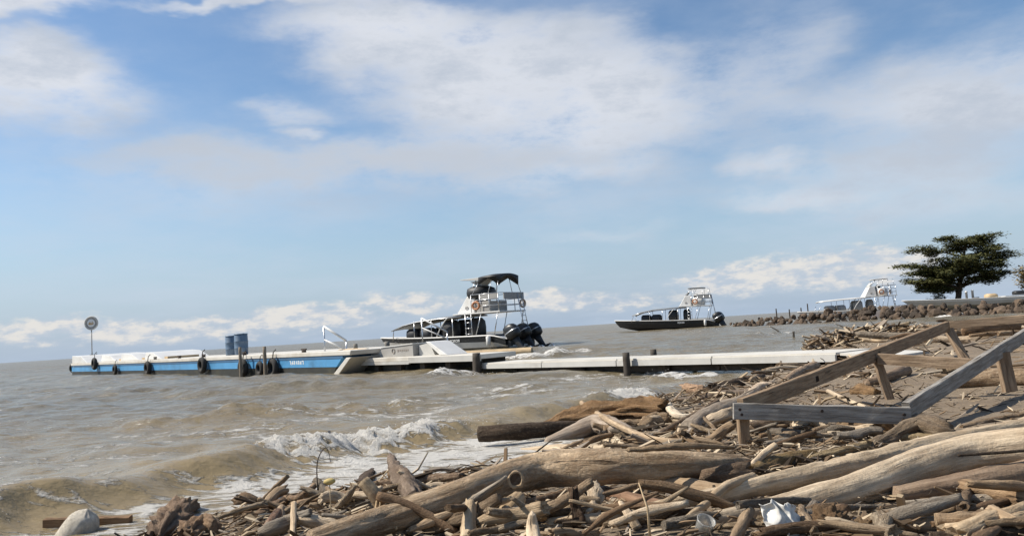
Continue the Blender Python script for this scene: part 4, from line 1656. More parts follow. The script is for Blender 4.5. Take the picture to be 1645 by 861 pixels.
for p in (A0 + Vector((.04, -.022, .01)), A0 + Vector((.05, -.022, -.025)), A1 + Vector((-.05, -.022, .015)), A1 + Vector((-.06, -.022, -.02)), A0.lerp(A1, .5) + Vector((0, -.022, .02))):
    MB().lathe([(.011, -.006), (.011, .004)], p - FO, 8, 'y').build('bolt', 'iron', frame)

# ------------------------------------------------------------------ driftwood
PALE, TAN, GREY, BROWN, DARK, UMBER = (.56, .46, .33), (.40, .30, .195), (.33, .29, .235), (.20, .13, .075), (.075, .052, .034), (.28, .19, .11)
SEED = [10]


def log(label, path, col, mat_='bleached', ends=('cut', 'cut'), lump=.14, ridge=.09, seg=16, flat=1.0, name='driftwood_log', cat='log', dep=None, parent=None, roll=0.0):
    """path of (picture x, picture y, radius in picture px, lift in m above its rest on the sand[, fixed depth])"""
    SEED[0] += 1
    P, Rr = [], []
    for q in path:
        if len(q) > 4:
            p = at_depth(q[0], q[1], q[4])
        else:
            p = on_ground(q[0], q[1], q[3] - .012, q[2] * .9)
        P.append(p)
        Rr.append(q[2] * p.y / F_PX)
    low = min(P, key=lambda v: v.z)
    o0 = Vector((P[0].x, P[0].y, low.z - .02)) if parent is None else Vector(parent.location)
    me = trunk_mesh(name, [p - o0 for p in P], Rr, seg, None, lump, ridge, SEED[0], ends, flat, roll)
    o = link(name, me, mat_, parent)
    if parent is None:
        o.location = o0
    k = .92 + .16 * random.random()
    lum = .3 * col[0] + .5 * col[1] + .2 * col[2]
    col = tuple(.95 * q + .05 * lum for q in col)
    o.color = (col[0] * k, col[1] * k, col[2] * k, 1)
    if label:
        tag(o, label, cat)
    return o


# the great bent log across the middle
main = log('big bent brown log with a knot hole lying across the foreground', [(500, 872, 19, .04), (575, 848, 21, .05), (640, 828, 23, .06), (760, 786, 23, .10), (860, 757, 28, .10), (980, 749, 28, .09),
            (1090, 748, 25, .06), (1165, 747, 18, .04), (1200, 746, 11, .03)], (.52, .395, .26), 'bark', ('round', 'jag'), .11, .07, 36)
kn = on_ground(829, 769, .22, 0)
kp = at_depth(829, 770, on_ground(829, 769, .10, 31).y - .068)
ko = Vector(main.location)
kd = (EYE - kp).normalized()
ring = MB()
m3 = kd.to_track_quat('Z', 'Y').to_matrix()
tor = MB().torus((0, 0, 0), .033, .008, 'z', 26, 8)
ring.v = [tuple(m3 @ (Vector(v) * (1 + .22 * noise.noise(Vector(v) * 45))) + kp - ko) for v in tor.v]
ring.f = tor.f
kr = ring.build('knot_rim', 'bleached', main, True)
kr.color = (.36, .27, .175, 1)
disc = MB().lathe([(.033, -.04), (.034, .006), (.018, .003)], n=16)
disc.v = [tuple(m3 @ Vector(v) + kp - ko) for v in disc.v]
disc.build('knot_hole', 'rotten', main).color = (.10, .065, .04, 1)
log(None, [(1130, 768, 13, 0, DFK := on_ground(1165, 745, .04, 20).y - .12), (1165, 762, 17, 0, DFK - .02), (1203, 756, 12, 0, DFK)], (.21, .15, .10), 'rotten', ('round', 'jag'), .3, .2, 14, name='split_end', parent=main)
log(None, [(1010, 722, 6, 0, on_ground(1100, 742, .08, 28).y), (1100, 716, 8, 0, on_ground(1100, 742, .08, 28).y), (1180, 718, 3, 0, on_ground(1165, 742, .06, 20).y)], (.40, .30, .19), 'rotten', ('point', 'jag'), .2, .2, 10, .7, name='splinter', parent=main)
log(None, [(628, 828, 17, 0, on_ground(640, 826, .02, 23).y - .02), (606, 800, 16, 0, on_ground(640, 826, .02, 23).y - .05), (583, 772, 14, 0, on_ground(640, 826, .02, 23).y - .04)], (.37, .29, .19), 'bleached', ('round', 'cut'), .1, .12, 14, .7, name='branch_stub', parent=main)

# the two long pale logs at the right
big = log('thick pale debarked log in the right foreground with a split at its end', [(1138, 838, 14, .0), (1250, 816, 20, .0), (1370, 786, 25, .01), (1470, 752, 29, .03), (1560, 728, 30, .06), (1700, 712, 30, .08)], PALE, 'bleached', ('cut', 'cut'), .07, .05, 26)
dq = on_ground(1600, 722, .07, 30).y - .10
s_ = log(None, [(1540, 731, 3.5, 0, dq), (1600, 727, 4, 0, dq - .0), (1690, 720, 4, 0, dq)], (.05, .035, .022), 'rotten', ('point', 'cut'), .1, .1, 8, .6, name='split', parent=big)
log('slimmer pale log lying along behind the thick debarked one', [(880, 842, 10, .0), (1000, 828, 11, .02), (1130, 800, 13, .05), (1250, 774, 16, .05), (1390, 744, 18, .05), (1500, 716, 17, .05), (1600, 696, 15, .05), (1700, 676, 14, .05)],
    (.53, .43, .30), 'bleached', ('cut', 'cut'), .09, .1, 20)
log('curved pale branch propped over the slim log beside the plastic cup', [(1096, 838, 5, .02), (1130, 812, 6.5, .06), (1165, 782, 7.5, .11), (1210, 764, 6, .12)], (.50, .39, .26), 'bleached', ('cut', 'point'), .1, .08, 12, name='driftwood_branch', cat='branch')
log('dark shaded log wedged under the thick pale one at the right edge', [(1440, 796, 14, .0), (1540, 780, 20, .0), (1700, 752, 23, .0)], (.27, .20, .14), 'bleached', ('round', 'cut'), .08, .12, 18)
log('pale log with squared end near the bottom right corner', [(1412, 848, 11, .0), (1480, 843, 13, .0), (1560, 838, 12, .0), (1620, 834, 9, .0)], PALE, 'bleached', ('round', 'point'), .1, .08, 16)
log('short knobbly stub standing on the bottom right pale log', [(1592, 818, 8, .07), (1612, 828, 9, .06), (1640, 842, 8, .04)], TAN, 'bleached', ('round', 'cut'), .2, .1, 14, name='driftwood_stub', cat='stub')
log('dark waterlogged beam along the bottom right corner', [(1500, 866, 12, .0), (1600, 858, 12, .0), (1720, 846, 12, .0)], DARK, 'rotten', ('cut', 'cut'), .08, .12, 14)
log('brown log half buried behind the squared pale log at the bottom right', [(1470, 812, 10, .0), (1560, 806, 12, .0), (1680, 796, 12, .0)], UMBER, 'rotten', ('round', 'cut'), .2, .2, 14)
log('short greenish log lying behind the slim pale log', [(1300, 738, 8, .0), (1370, 722, 9, .0), (1440, 706, 9, .0), (1500, 704, 7, .0)], (.36, .28, .16), 'rotten', ('point', 'round'), .15, .15, 14)
log('mossy brown log end poking out right of the big bent log', [(1205, 758, 10, .02), (1255, 742, 14, .0), (1310, 732, 9, .0)], (.26, .18, .08), 'rotten', ('jag', 'round'), .2, .25, 16)
log('thin pale stick pointing up beside the mossy log end', [(1208, 748, 5, .06), (1228, 728, 5.5, .10), (1246, 714, 5, .14)], PALE, 'bleached', ('cut', 'cut'), .1, .1, 10, name='driftwood_stick', cat='stick')

# under and round the frame
log('flared root stump with dark cut end beside the front board of the frame', [(1405, 716, 10, .0), (1440, 700, 14, .0), (1480, 686, 21, .0), (1512, 692, 18, .0), (1528, 696, 12, .0)], (.27, .21, .145), 'rotten', ('point', 'round'), .3, .3, 20, name='root_stump', cat='stump')
log('split brown log lying under the front board of the frame', [(1330, 682, 8, .0), (1390, 684, 11, .0), (1452, 690, 9, .0)], (.34, .25, .155), 'rotten', ('jag', 'jag'), .15, .25, 14)
log('thick brown log at the right edge behind the frame leg', [(1530, 614, 12, .0), (1580, 608, 15, .0), (1640, 606, 15, .0), (1720, 604, 15, .0)], (.30, .225, .15), 'bark', ('jag', 'cut'), .12, .12, 18)
log('short smooth grey log lying inside the frame with its cut end showing', [(1392, 616, 7, .0), (1425, 606, 9, .0), (1455, 595, 9.5, .0)], (.27, .20, .14), 'bleached', ('round', 'cut'), .1, .06, 14)
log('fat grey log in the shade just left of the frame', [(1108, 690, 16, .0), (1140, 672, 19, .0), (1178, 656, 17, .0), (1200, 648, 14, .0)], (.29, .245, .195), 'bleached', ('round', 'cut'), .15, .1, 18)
log('dark crooked log under the left end of the front board', [(1210, 690, 12, .0), (1250, 684, 11, .0), (1310, 676, 10, .0), (1345, 668, 6, .0)], (.17, .125, .085), 'rotten', ('jag', 'point'), .25, .2, 14)
log('pale stick slanting down inside the frame to the front board', [(1330, 628, 3.5, .05), (1360, 642, 4, .04), (1392, 655, 4, .02)], PALE, 'bleached', ('cut', 'cut'), .1, .1, 9, name='driftwood_stick', cat='stick')
log('small reddish root lump lying inside the frame', [(1370, 628, 7, .0), (1388, 626, 9, .0), (1410, 630, 6, .0)], (.34, .22, .11), 'rotten', ('point', 'jag'), .4, .3, 12, name='root_lump', cat='root')
log('flat pale board lying on the sand inside the frame', [(1478, 601, 3, .0), (1510, 596, 4, .0), (1560, 590, 4, .0)], (.42, .38, .31), 'board', ('cut', 'cut'), .05, .05, 8, .5, name='loose_board', cat='board')
log('slim brown log on the sand right of the root stump', [(1545, 686, 4, .0), (1600, 674, 5, .0), (1700, 656, 5, .0)], (.33, .24, .15), 'rotten', ('jag', 'cut'), .15, .15, 12)

# middle pile at the water's edge
log('dark wet log end jutting into the surf', [(771, 697, 13, .17), (820, 694, 13, .14), (885, 689, 12, .09), (940, 684, 9, .05)], DARK, 'rotten', ('cut', 'cut'), .07, .1, 18)
log('shaggy red brown log lying across the pile at the water edge', [(880, 690, 11, .05), (930, 676, 15, .06), (1000, 660, 18, .06), (1068, 657, 14, .06)], (.25, .155, .075), 'rotten', ('jag', 'jag'), .28, .55, 40)
log('smooth grey driftwood lump in front of the shaggy log', [(880, 710, 8, .0), (925, 694, 14, .0), (965, 682, 17, .0), (1005, 694, 12, .0), (1035, 708, 6, .0)], (.37, .31, .25), 'bleached', ('point', 'point'), .15, .06, 16)
log('long thin curved branch sweeping over the grey lump', [(932, 645, 3.8, .20), (958, 663, 4.5, .18), (1000, 687, 5, .12), (1055, 706, 5, .07), (1105, 708, 4.5, .05), (1150, 707, 3.5, .05)], (.43, .33, .22), 'bleached', ('cut', 'cut'), .1, .08, 12, name='driftwood_branch', cat='branch')
log('straight dark stick crossing the curved branch', [(1046, 702, 4, .04), (1095, 676, 4, .12), (1153, 644, 3.5, .20)], (.21, .15, .10), 'bark', ('cut', 'cut'), .08, .08, 10, name='driftwood_stick', cat='stick')
log('bleached curved shard standing up behind the crossed sticks', [(1072, 644, 4, .14), (1080, 660, 8, .09), (1098, 669, 8, .06), (1130, 662, 3, .07)], (.62, .54, .42), 'bleached', ('point', 'point'), .15, .1, 12, .6, name='driftwood_shard', cat='shard')
log('knotted tan root mass under the bleached shard', [(1028, 690, 8, .0), (1052, 676, 13, .0), (1075, 672, 10, .02)], (.34, .25, .155), 'rotten', ('jag', 'round'), .4, .35, 14, name='root_mass', cat='root')
log('small pale peg standing below the crossed sticks', [(1093, 702, 5, .0), (1092, 684, 5, .08)], PALE, 'bleached', ('cut', 'cut'), .1, .1, 10, name='driftwood_peg', cat='peg')
log('pale arched shell-like bark piece behind the big bent log', [(940, 720, 5, .0), (958, 706, 7, .03), (985, 706, 7, .03), (1002, 718, 5, .0)], (.55, .46, .33), 'bleached', ('round', 'round'), .2, .2, 12, .6, name='bark_piece', cat='bark')
log('pale log half hidden behind the big bent log', [(840, 726, 7, .0), (900, 722, 9, .0), (980, 722, 8, .0)], (.52, .43, .31), 'bleached', ('point', 'round'), .1, .1, 14)
log('tan rock-like log end by the surf at the beach corner', [(1075, 630, 6, .0), (1100, 624, 8, .0), (1128, 626, 7, .0)], (.33, .22, .14), 'bleached', ('round', 'round'), .25, .1, 12)
log('tan log pointing to the walkway beyond the frame rail', [(1262, 612, 6, .0), (1285, 598, 8, .0), (1310, 588, 8, .0)], (.34, .25, .17), 'bleached', ('round', 'round'), .12, .1, 14)
log('pale arched log beside the left rail of the frame', [(1198, 638, 6, .0), (1225, 622, 8, .0), (1260, 622, 5, .0)], (.55, .45, .34), 'bleached', ('round', 'point'), .15, .1, 14)
log('dark wet log at the waterline left of the frame', [(1140, 625, 7, .0), (1190, 614, 7, .0), (1225, 606, 6, .0)], DARK, 'rotten', ('jag', 'jag'), .2, .2, 12)
log('grey log in the shallow water in front of the walkway', [(1090, 645, 5, .0), (1150, 634, 6, .0), (1205, 630, 5, .0)], (.2, .16, .13), 'rotten', ('jag', 'jag'), .2, .2, 12)

# beneath the big bent log
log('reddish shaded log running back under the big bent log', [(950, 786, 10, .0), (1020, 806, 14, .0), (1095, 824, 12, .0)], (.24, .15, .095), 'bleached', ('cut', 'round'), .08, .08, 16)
log('pale brown log showing below the right half of the big bent log', [(1010, 788, 12, .0), (1080, 782, 15, .0), (1150, 790, 14, .0), (1200, 798, 8, .0)], (.42, .32, .21), 'bleached', ('round', 'point'), .12, .1, 16)
log('brown branch passing under the middle of the big bent log', [(800, 818, 5, .01), (850, 806, 6, .04), (920, 788, 5.5, .06)], (.25, .17, .105), 'bark', ('point', 'round'), .15, .1, 11, name='driftwood_branch', cat='branch')
log('pale split stick below the knot hole', [(880, 806, 5, .03), (920, 818, 6.5, .02), (985, 824, 4, .0)], (.56, .46, .33), 'bleached', ('cut', 'jag'), .1, .12, 11, name='driftwood_stick', cat='stick')
log('dark gnarled root standing upright below the big bent log', [(936, 872, 8, .0, 3.55), (930, 840, 8, 0, 3.58), (924, 812, 7, 0, 3.6), (922, 784, 6, 0, 3.6)], (.12, .075, .045), 'rotten', ('cut', 'jag'), .35, .5, 14, name='gnarled_root', cat='root')
log('flat pale wedge of wood leaning beside the gnarled root', [(1024, 848, 9, .0), (1010, 826, 9, .05), (997, 806, 5, .10)], (.62, .50, .35), 'bleached', ('cut', 'point'), .05, .06, 12, .55, name='wood_wedge', cat='wedge')
log('pale upright stump left of the knobbly tan stump', [(750, 870, 12, .0), (753, 840, 11, .05), (757, 808, 9, .13)], (.50, .40, .27), 'bleached', ('cut', 'jag'), .12, .2, 14, name='upright_stump', cat='stump')
log('pointed pale upright stake at the bottom edge below the knot hole', [(858, 880, 13, .0), (856, 850, 11, .05), (855, 826, 6, .12)], (.60, .49, .35), 'bleached', ('cut', 'point'), .1, .15, 14, name='upright_stake', cat='stake')
log('short tan block of wood between the two upright pale stumps', [(812, 826, 14, .0), (824, 812, 15, .04), (834, 800, 13, .07)], (.46, .35, .22), 'bleached', ('cut', 'cut'), .12, .1, 16, name='wood_block', cat='block')
log('dark reddish root clump right of the pale upright stump', [(772, 826, 9, .0), (785, 812, 13, .02), (800, 804, 10, .05)], (.17, .095, .05), 'rotten', ('jag', 'jag'), .4, .4, 14, name='root_clump', cat='root')
log('grey branch lying in the bottom centre debris', [(770, 850, 7, .0), (810, 840, 8, .0), (850, 828, 6, .01)], GREY, 'bleached', ('jag', 'jag'), .15, .2, 12, name='driftwood_branch', cat='branch')

# left part of the pile
log('grey pointed root fang rising behind the branch stub', [(668, 806, 17, .0), (652, 778, 15, .05), (636, 756, 11, .12), (627, 733, 5, .20)], (.26, .20, .15), 'rotten', ('round', 'point'), .2, .25, 16, name='root_fang', cat='root')
log('dark pointed bark slab left of the grey root fang', [(574, 785, 7, .0), (588, 766, 10, .04), (602, 752, 7, .08)], (.10, .07, .05), 'rotten', ('point', 'jag'), .25, .3, 12, .6, name='bark_slab', cat='bark')
log('long brown log lying behind the root fang', [(610, 782, 9, .02), (670, 772, 9, .03), (740, 766, 7, .04)], (.26, .185, .125), 'bark', ('jag', 'point'), .12, .12, 13)
log('pale driftwood hump above the left half of the big bent log', [(672, 790, 5, .0), (700, 782, 8, .0), (730, 782, 5, .0)], (.46, .38, .28), 'bleached', ('point', 'point'), .15, .1, 12)
log('brown forked stick left of the wire hook', [(440, 788, 4, .06), (474, 800, 5, .07), (512, 774, 4.5, .12)], (.30, .20, .12), 'bark', ('point', 'round'), .12, .1, 10, name='forked_stick', cat='stick')
log('straight brown stick running right from the pale stake', [(478, 808, 5, .06), (530, 798, 5, .07), (580, 788, 5, .08)], (.33, .23, .145), 'bark', ('round', 'cut'), .1, .1, 11, name='driftwood_stick', cat='stick')
log('brown stick sloping down right from the wire hook', [(512, 776, 4, .11), (535, 790, 4, .08), (566, 800, 4, .05)], (.34, .25, .16), 'bark', ('round', 'cut'), .1, .1, 10, name='driftwood_stick', cat='stick')
log('pale upright stake at the bottom left of the pile', [(470, 880, 5, .0), (471, 845, 5, .07), (472, 808, 4.6, .15)], (.62, .50, .35), 'bleached', ('cut', 'cut'), .06, .08, 10, name='upright_stake', cat='stake')
log('pale bent twig in the left part of the pile', [(480, 838, 3, .02), (515, 846, 4, .02), (550, 852, 3.5, .02)], (.52, .40, .26), 'bleached', ('point', 'jag'), .1, .1, 9, name='bent_twig', cat='twig')
log('brown block of wood left of the pale bottom stake', [(410, 832, 9, .0), (432, 820, 11, .0), (455, 808, 9, .02)], (.24, .165, .105), 'rotten', ('cut', 'jag'), .2, .2, 12, name='wood_block', cat='block')
log('round brown log end at the left edge of the pile', [(376, 812, 10, .0), (396, 806, 13, .0), (412, 808, 8, .0)], (.26, .18, .105), 'rotten', ('jag', 'jag'), .25, .25, 14)
log('thick tan stub behind the pale bottom stake', [(440, 862, 8, .0), (446, 838, 10, .02), (452, 818, 8, .06)], (.40, .30, .20), 'bleached', ('cut', 'cut'), .15, .12, 13, name='driftwood_stub', cat='stub')
log('brown leaning stub in the left of the pile', [(420, 868, 8, .0), (434, 842, 9, .04), (446, 822, 7, .08)], (.25, .15, .10), 'bark', ('cut', 'cut'), .1, .1, 12, name='driftwood_stub', cat='stub')
log('dark gnarled stump at the lower left water edge', [(250, 868, 16, .0), (272, 842, 20, .0), (285, 826, 19, .02), (300, 816, 14, .03)], (.23, .16, .105), 'rotten', ('jag', 'jag'), .55, .38, 34, name='gnarled_stump', cat='stump')
log('rough brown root mass right of the dark gnarled stump', [(296, 866, 16, .0), (318, 848, 17, .0), (345, 852, 12, .0)], (.33, .225, .14), 'rotten', ('jag', 'round'), .6, .4, 30, name='root_mass', cat='root')
log('tiny crooked stick left of the dark gnarled stump', [(216, 846, 3, .0), (232, 848, 4, .0), (250, 852, 3, .0)], (.16, .10, .065), 'rotten', ('point', 'jag'), .2, .2, 9, name='crooked_stick', cat='stick')

# whitish rounded stump and the brown board behind it
b = on_ground(132, 872)
o = log('whitish worn log end rising in the bottom left corner', [(112, 886, 31, .0, b.y), (122, 862, 29, 0, b.y), (130, 844, 26, 0, b.y + .01), (136, 831, 22, 0, b.y + .02), (138, 825, 16, 0, b.y + .02)],
        (.66, .58, .46), paint('pitted_pale_wood', (.78, .70, .57), .9, .25, (.28, .21, .14), .55, 34, 1.0), ('cut', 'round'), .14, .08, 26, name='worn_log_end', cat='log end')
a0, a1 = at_depth(72, 857, b.y + .22), at_depth(210, 853, b.y + .22)
bz = min(gz(a0.x, a0.y), gz(a1.x, a1.y))
o = link('brown_plank', beam_mesh('brown_plank', a0, a1, .06, .22, (0, 0, 1), .008, 31), 'board')
o.color = (.24, .155, .09, 1)
tag(o, 'brown plank on edge behind the whitish stump', 'plank')

# ------------------------------------------------------------------ small finds in the debris
p = on_ground(510, 778, .12, 0)
w_ = [at_depth(511, 800, p.y), at_depth(510, 778, p.y), at_depth(509, 752, p.y), at_depth(512, 734, p.y), at_depth(519, 722, p.y), at_depth(524, 719, p.y), at_depth(528, 727, p.y), at_depth(531, 742, p.y)]
o0 = Vector((p.x, p.y, p.z - .1))
o = MB().rod([v - o0 for v in [Vector(c[:3]) for c in catmull([tuple(v) for v in w_], 24)]], [.0045 - .00012 * k for k in range(25)], 7).build('wire_hook', 'iron', None, True)
o.location = o0
tag(o, 'thin dark bent wire hook rising from the left of the pile', 'wire')

p = on_ground(532, 838, .02, 0)
t = thing('dry_stalk', 'thin dry stalk with a yellow seed head in the left pile', 'stalk', p)
MB().rod([(0, 0, -.04), (.002, 0, .1), (.001, 0, at_depth(532, 776, p.y).z - p.z)], .003, 6).build('stem', 'tan', t, True)
hd = MB().loft([superring(0, 0, -.006, .012, .010, 12, 2), superring(0, 0, .006, .032, .02, 12, 2), superring(.002, 0, .018, .03, .018, 12, 2), superring(.004, 0, .026, .012, .01, 12, 2)])
h_ = hd.build('seed_head', 'yellow', t, True)
h_.location = (0, 0, at_depth(532, 776, p.y).z - p.z)
p = on_ground(1045, 872, .0, 0)
t = thing('dry_stalk', 'thin grey dry stalk leaning over the slim pale log', 'stalk', p)
MB().rod([(0, 0, 0), at_depth(1040, 815, p.y) - p, at_depth(1026, 775, p.y + .05) - p], [.006, .0045, .002], 7).build('stem', 'tan', t, True)

# strips of dry palm fibre hung over the branch stub
sp_ = on_ground(640, 826, .02, 23).y - .11
for i, (a_, b_, c_, lab) in enumerate((((606, 800), (600, 830), (580, 868), 'leftmost pale fibre strip hanging from the branch stub'), ((612, 800), (606, 835), (602, 870), 'second pale fibre strip hanging from the branch stub'),
                                       ((618, 798), (630, 812), (637, 850), 'right pale fibre strip looped over the big bent log'), ((614, 797), (622, 815), (618, 868), 'long central pale fibre strip over the big bent log'))):
    P = [at_depth(*a_, sp_ + .02), at_depth(*b_, sp_ - .03), at_depth(*c_, sp_ - .08)]
    P[2].z = max(P[2].z, gz(P[2].x, P[2].y) - .01)
    o0 = P[2].copy()
    o = link('fibre_strip', trunk_mesh('fibre_strip', [q - o0 for q in P], [.005, .007, .006], 7, 12, .1, .1, i + 60, flat=.5), 'bleached')
    o.location = o0
    o.color = (.55, .42, .26, 1)
    tag(o, lab, 'fibre strip')


# crumpled white plastic bag
def crumpled(name, c, size, seed, mat_, label, cat, hgt=.6, fine=.08):
    bm = bmesh.new()
    bmesh.ops.create_icosphere(bm, subdivisions=5, radius=1.0)
    off = Vector((seed, seed * 2, seed * 3))
    for v in bm.verts:
        n = v.co.normalized()
        a_ = abs(noise.noise(n * 1.3 + off))
        b_ = abs(noise.noise(n * 2.6 + off))
        c_ = abs(noise.noise(n * 5.5 + off))
        v.co = n * (.72 + .6 * a_ - .40 * b_ + fine * c_)
        v.co.z *= hgt
        v.co.z = max(v.co.z, -.28)
    me = bpy.data.meshes.new(name)
    bm.to_mesh(me)
    bm.free()
    o = link(name, me, mat_, None, True)
    o.location = c + Vector((0, 0, size * .25))
    o.scale = (size,) * 3
    return tag(o, label, cat)


def draped_bag():
    """thin film slumped over the wood: a sheet with sharp folds, wider and looser at its foot"""
    c = on_ground(1274, 868)
    n, m_ = 34, 26
    V, F = [], []
    for j in range(m_ + 1):
        v = j / m_
        for i in range(n + 1):
            u = i / n - .5
            fold = abs(noise.noise(Vector((u * 3.2 + v * 1.2, v * 1.4, 2.2)))) + .5 * abs(noise.noise(Vector((u * 7 - v * 2, v * 3, 7.7))))
            w_ = .175 * (1.05 - .3 * v) + .02 * noise.noise(Vector((v * 4, u * 3, 1)))
            x = u * w_ - .03 * v + .012 * noise.noise(Vector((v * 6, 3, u * 2)))
            y = -.085 * (1 - v) ** 1.6 + .06 * fold + .10 * u * u
            z = -.01 + .14 * v * (1 + .22 * noise.noise(Vector((u * 3.1, 5, 5)))) + .012 * fold
            V.append((x, y, z))
    for j in range(m_):
        for i in range(n):
            a = j * (n + 1) + i
            F.append((a, a + 1, a + n + 2, a + n + 1))
    me = bpy.data.meshes.new('plastic_bag')
    me.from_pydata(V, [], F)
    o = link('plastic_bag', me, 'plastic', None, True)
    so = o.modifiers.new('film', 'SOLIDIFY')
    so.thickness = .002
    o.location = c
    o.rotation_euler = (0, 0, .25)
    return tag(o, 'crumpled white plastic bag in front of the thick pale log', 'plastic bag')


draped_bag()
m, nt, N, L, bs = nodes_of('clear_plastic')
bs.inputs['Base Color'].default_value = (.75, .74, .7, 1)
bs.inputs['Transmission Weight'].default_value = .75
bs.inputs['Roughness'].default_value = .3
p = on_ground(1126, 858)
o = MB().lathe([(.026, 0), (.03, .003), (.036, .07), (.039, .075), (.036, .077), (.033, .07), (.028, .008)], n=20).build('plastic_cup', m, None, True)
o.location = p
o.rotation_euler = (.5, .3, 0)
tag(o, 'clear plastic cup lying left of the thick pale log', 'cup')
p = on_ground(452, 800, .05)
o = crumpled('crumpled_rag', p, .045, 9.1, paint('grey_rag', (.42, .44, .44), .7, .3, (.1, .12, .13), .8, 9), 'small crumpled grey rag on the left of the pile', 'rag', .8)

# root clump beside the bag: a knot of short tapering roots
p = on_ground(1335, 862)
o = crumpled('root_ball', p, .075, 21.7, 'rotten', 'knotted brown root ball right of the plastic bag', 'root ball', 1.0, .3)
o.color = (.30, .20, .115, 1)
o.location.z += .03
p = on_ground(1385, 858)
o = crumpled('bark_lump', p, .06, 33.1, 'rotten', 'pale brown bark lump between the root ball and the bottom right pale log', 'bark', .8, .4)
o.color = (.38, .27, .16, 1)

# branches stranded in the water towards the groyne
for (a_, b_, lab) in (((1236, 524), (1258, 538), 'pale branch sticking out of the water left of the dark stake'), ((1341, 520), (1366, 532), 'long pale branch sticking out of the water behind the frame')):
    B = at_height(*b_, -.05)
    A = at_depth(*a_, B.y - .4)
    o0 = B.copy()
    o = link('stranded_branch', trunk_mesh('stranded_branch', [B - o0, (A + B) / 2 - o0 + Vector((0, 0, .05)), A - o0], [.05, .045, .02], 8, 10, .1, .1, a_[0]), 'bleached')
    o.location = o0
    o.color = (.55, .48, .38, 1)
    tag(o, lab, 'branch')
# small dark bird skimming the breaker
p = at_depth(530, 700, 10.2)
t = thing('small_bird', 'tiny dark bird flying low over the breaking wave', 'bird', p)
body = MB().loft([superring(-.06, 0, 0, .004, .004, 8, 2), superring(-.03, 0, 0, .02, .016, 8, 2)], True)
bb = MB()
bb.v, bb.f = [], []
bb.lathe([(.002, -.085), (.014, -.05), (.022, 0), (.016, .035), (.012, .05), (.003, .075)], (0, 0, 0), 10, 'x')
bb.build('body', 'black', t, True)
for s in (1, -1):
    MB().quadbox([(.02, s * .01, .004), (-.03, s * .01, .004), (-.05, s * .12, .05), (-.02, s * .12, .05), (.02, s * .01, .010), (-.03, s * .01, .010), (-.05, s * .12, .053), (-.02, s * .12, .053)]).build('wing', 'black', t)

# ------------------------------------------------------------------ loose sticks one can count, zone by zone
STK = []
for i in range(18):
    l_ = 1.0
    bend = rnd.uniform(-.07, .07)
    rad = rnd.uniform(.025, .075)
    STK.append(trunk_mesh('stick', [(-.5, 0, 0), (-.1, bend, .02 * rnd.uniform(-1, 1)), (.5, bend * rnd.uniform(-1, 1), 0)], [rad * rnd.uniform(.6, 1), rad, rad * rnd.uniform(.3, .9)], 9, 14, .22, .22, 100 + i,
                           (rnd.choice(('cut', 'jag', 'jag')), rnd.choice(('cut', 'jag', 'round')))))
for i, me in enumerate(STK):
    me.materials.append(MT[('bleached', 'rotten', 'bleached', 'bark')[i % 4]])
TINTS = [PALE, TAN, TAN, GREY, UMBER, BROWN, (.48, .37, .24), (.33, .24, .15)]


CHK = []
for i in range(12):
    rad = rnd.uniform(.07, .14)
    CHK.append(trunk_mesh('chunk', [(-.5, 0, 0), (-.15, rnd.uniform(-.08, .08), 0), (.2, rnd.uniform(-.08, .08), .02), (.5, 0, 0)], [rad * rnd.uniform(.5, .95), rad, rad * rnd.uniform(.8, 1.1), rad * rnd.uniform(.3, .9)], 14, 22, .26, .26, 200 + i,
                           (rnd.choice(('cut', 'jag', 'round')), rnd.choice(('jag', 'round', 'jag')))))
    CHK[-1].materials.append(MT[('bleached', 'bleached', 'rotten')[i % 3]])
LOOSE = []


def loose(n, region, lrange, where, group, tilt=.25, lift=.03, name='loose_stick', chunky=False):
    """sticks scattered over the piece of beach seen in a quadrilateral of the picture"""
    c = [on_ground(*q) for q in region]
    for i in range(n):
        u, v = rnd.random(), rnd.random()
        p = c[0].lerp(c[1], u).lerp(c[3].lerp(c[2], u), v)
        g_ = gz(p.x, p.y)
        if g_ < .0:
            continue
        L_ = rnd.uniform(*lrange)
        o = bpy.data.objects.new(name, rnd.choice(CHK if chunky else STK))
        COL.objects.link(o)
        o.scale = (L_, L_ * rnd.uniform(.8, 1.3), L_ * rnd.uniform(.8, 1.3))
        ty_ = rnd.gauss(0, tilt)
        az = rnd.choice((0, 0, math.pi)) + rnd.gauss(.25, .55)
        o.rotation_euler = (rnd.uniform(0, 6.28), ty_, az)
        o.location = (p.x, p.y, g_ + L_ * (.09 if chunky else .05) + abs(math.sin(ty_)) * L_ * .38 + rnd.uniform(0, lift))
        ti = rnd.choice((0, 0, 6, 7, 3, 1)) if chunky else rnd.randrange(len(TINTS))
        k = TINTS[ti]
        b_ = rnd.uniform(.75, 1.15)
        lum = .3 * k[0] + .5 * k[1] + .2 * k[2]
        o.color = (*(b_ * (.94 * q + .06 * lum) for q in k), 1)
        size = 'short' if L_ < lrange[0] + .33 * (lrange[1] - lrange[0]) else ('long' if L_ > lrange[0] + .67 * (lrange[1] - lrange[0]) else 'medium')
        hue = ('pale', 'tan', 'tan', 'grey', 'umber', 'brown', 'straw coloured', 'tan')[ti]
        pose = 'tilted' if abs(ty_) > .3 else ('crosswise' if abs(math.sin(az)) > .7 else 'flat')
        kind_ = 'chunk' if chunky else 'stick'
        LOOSE.append((f'{size} {hue} {pose} {kind_} {where}', to_px(o.location)[0], o, group))


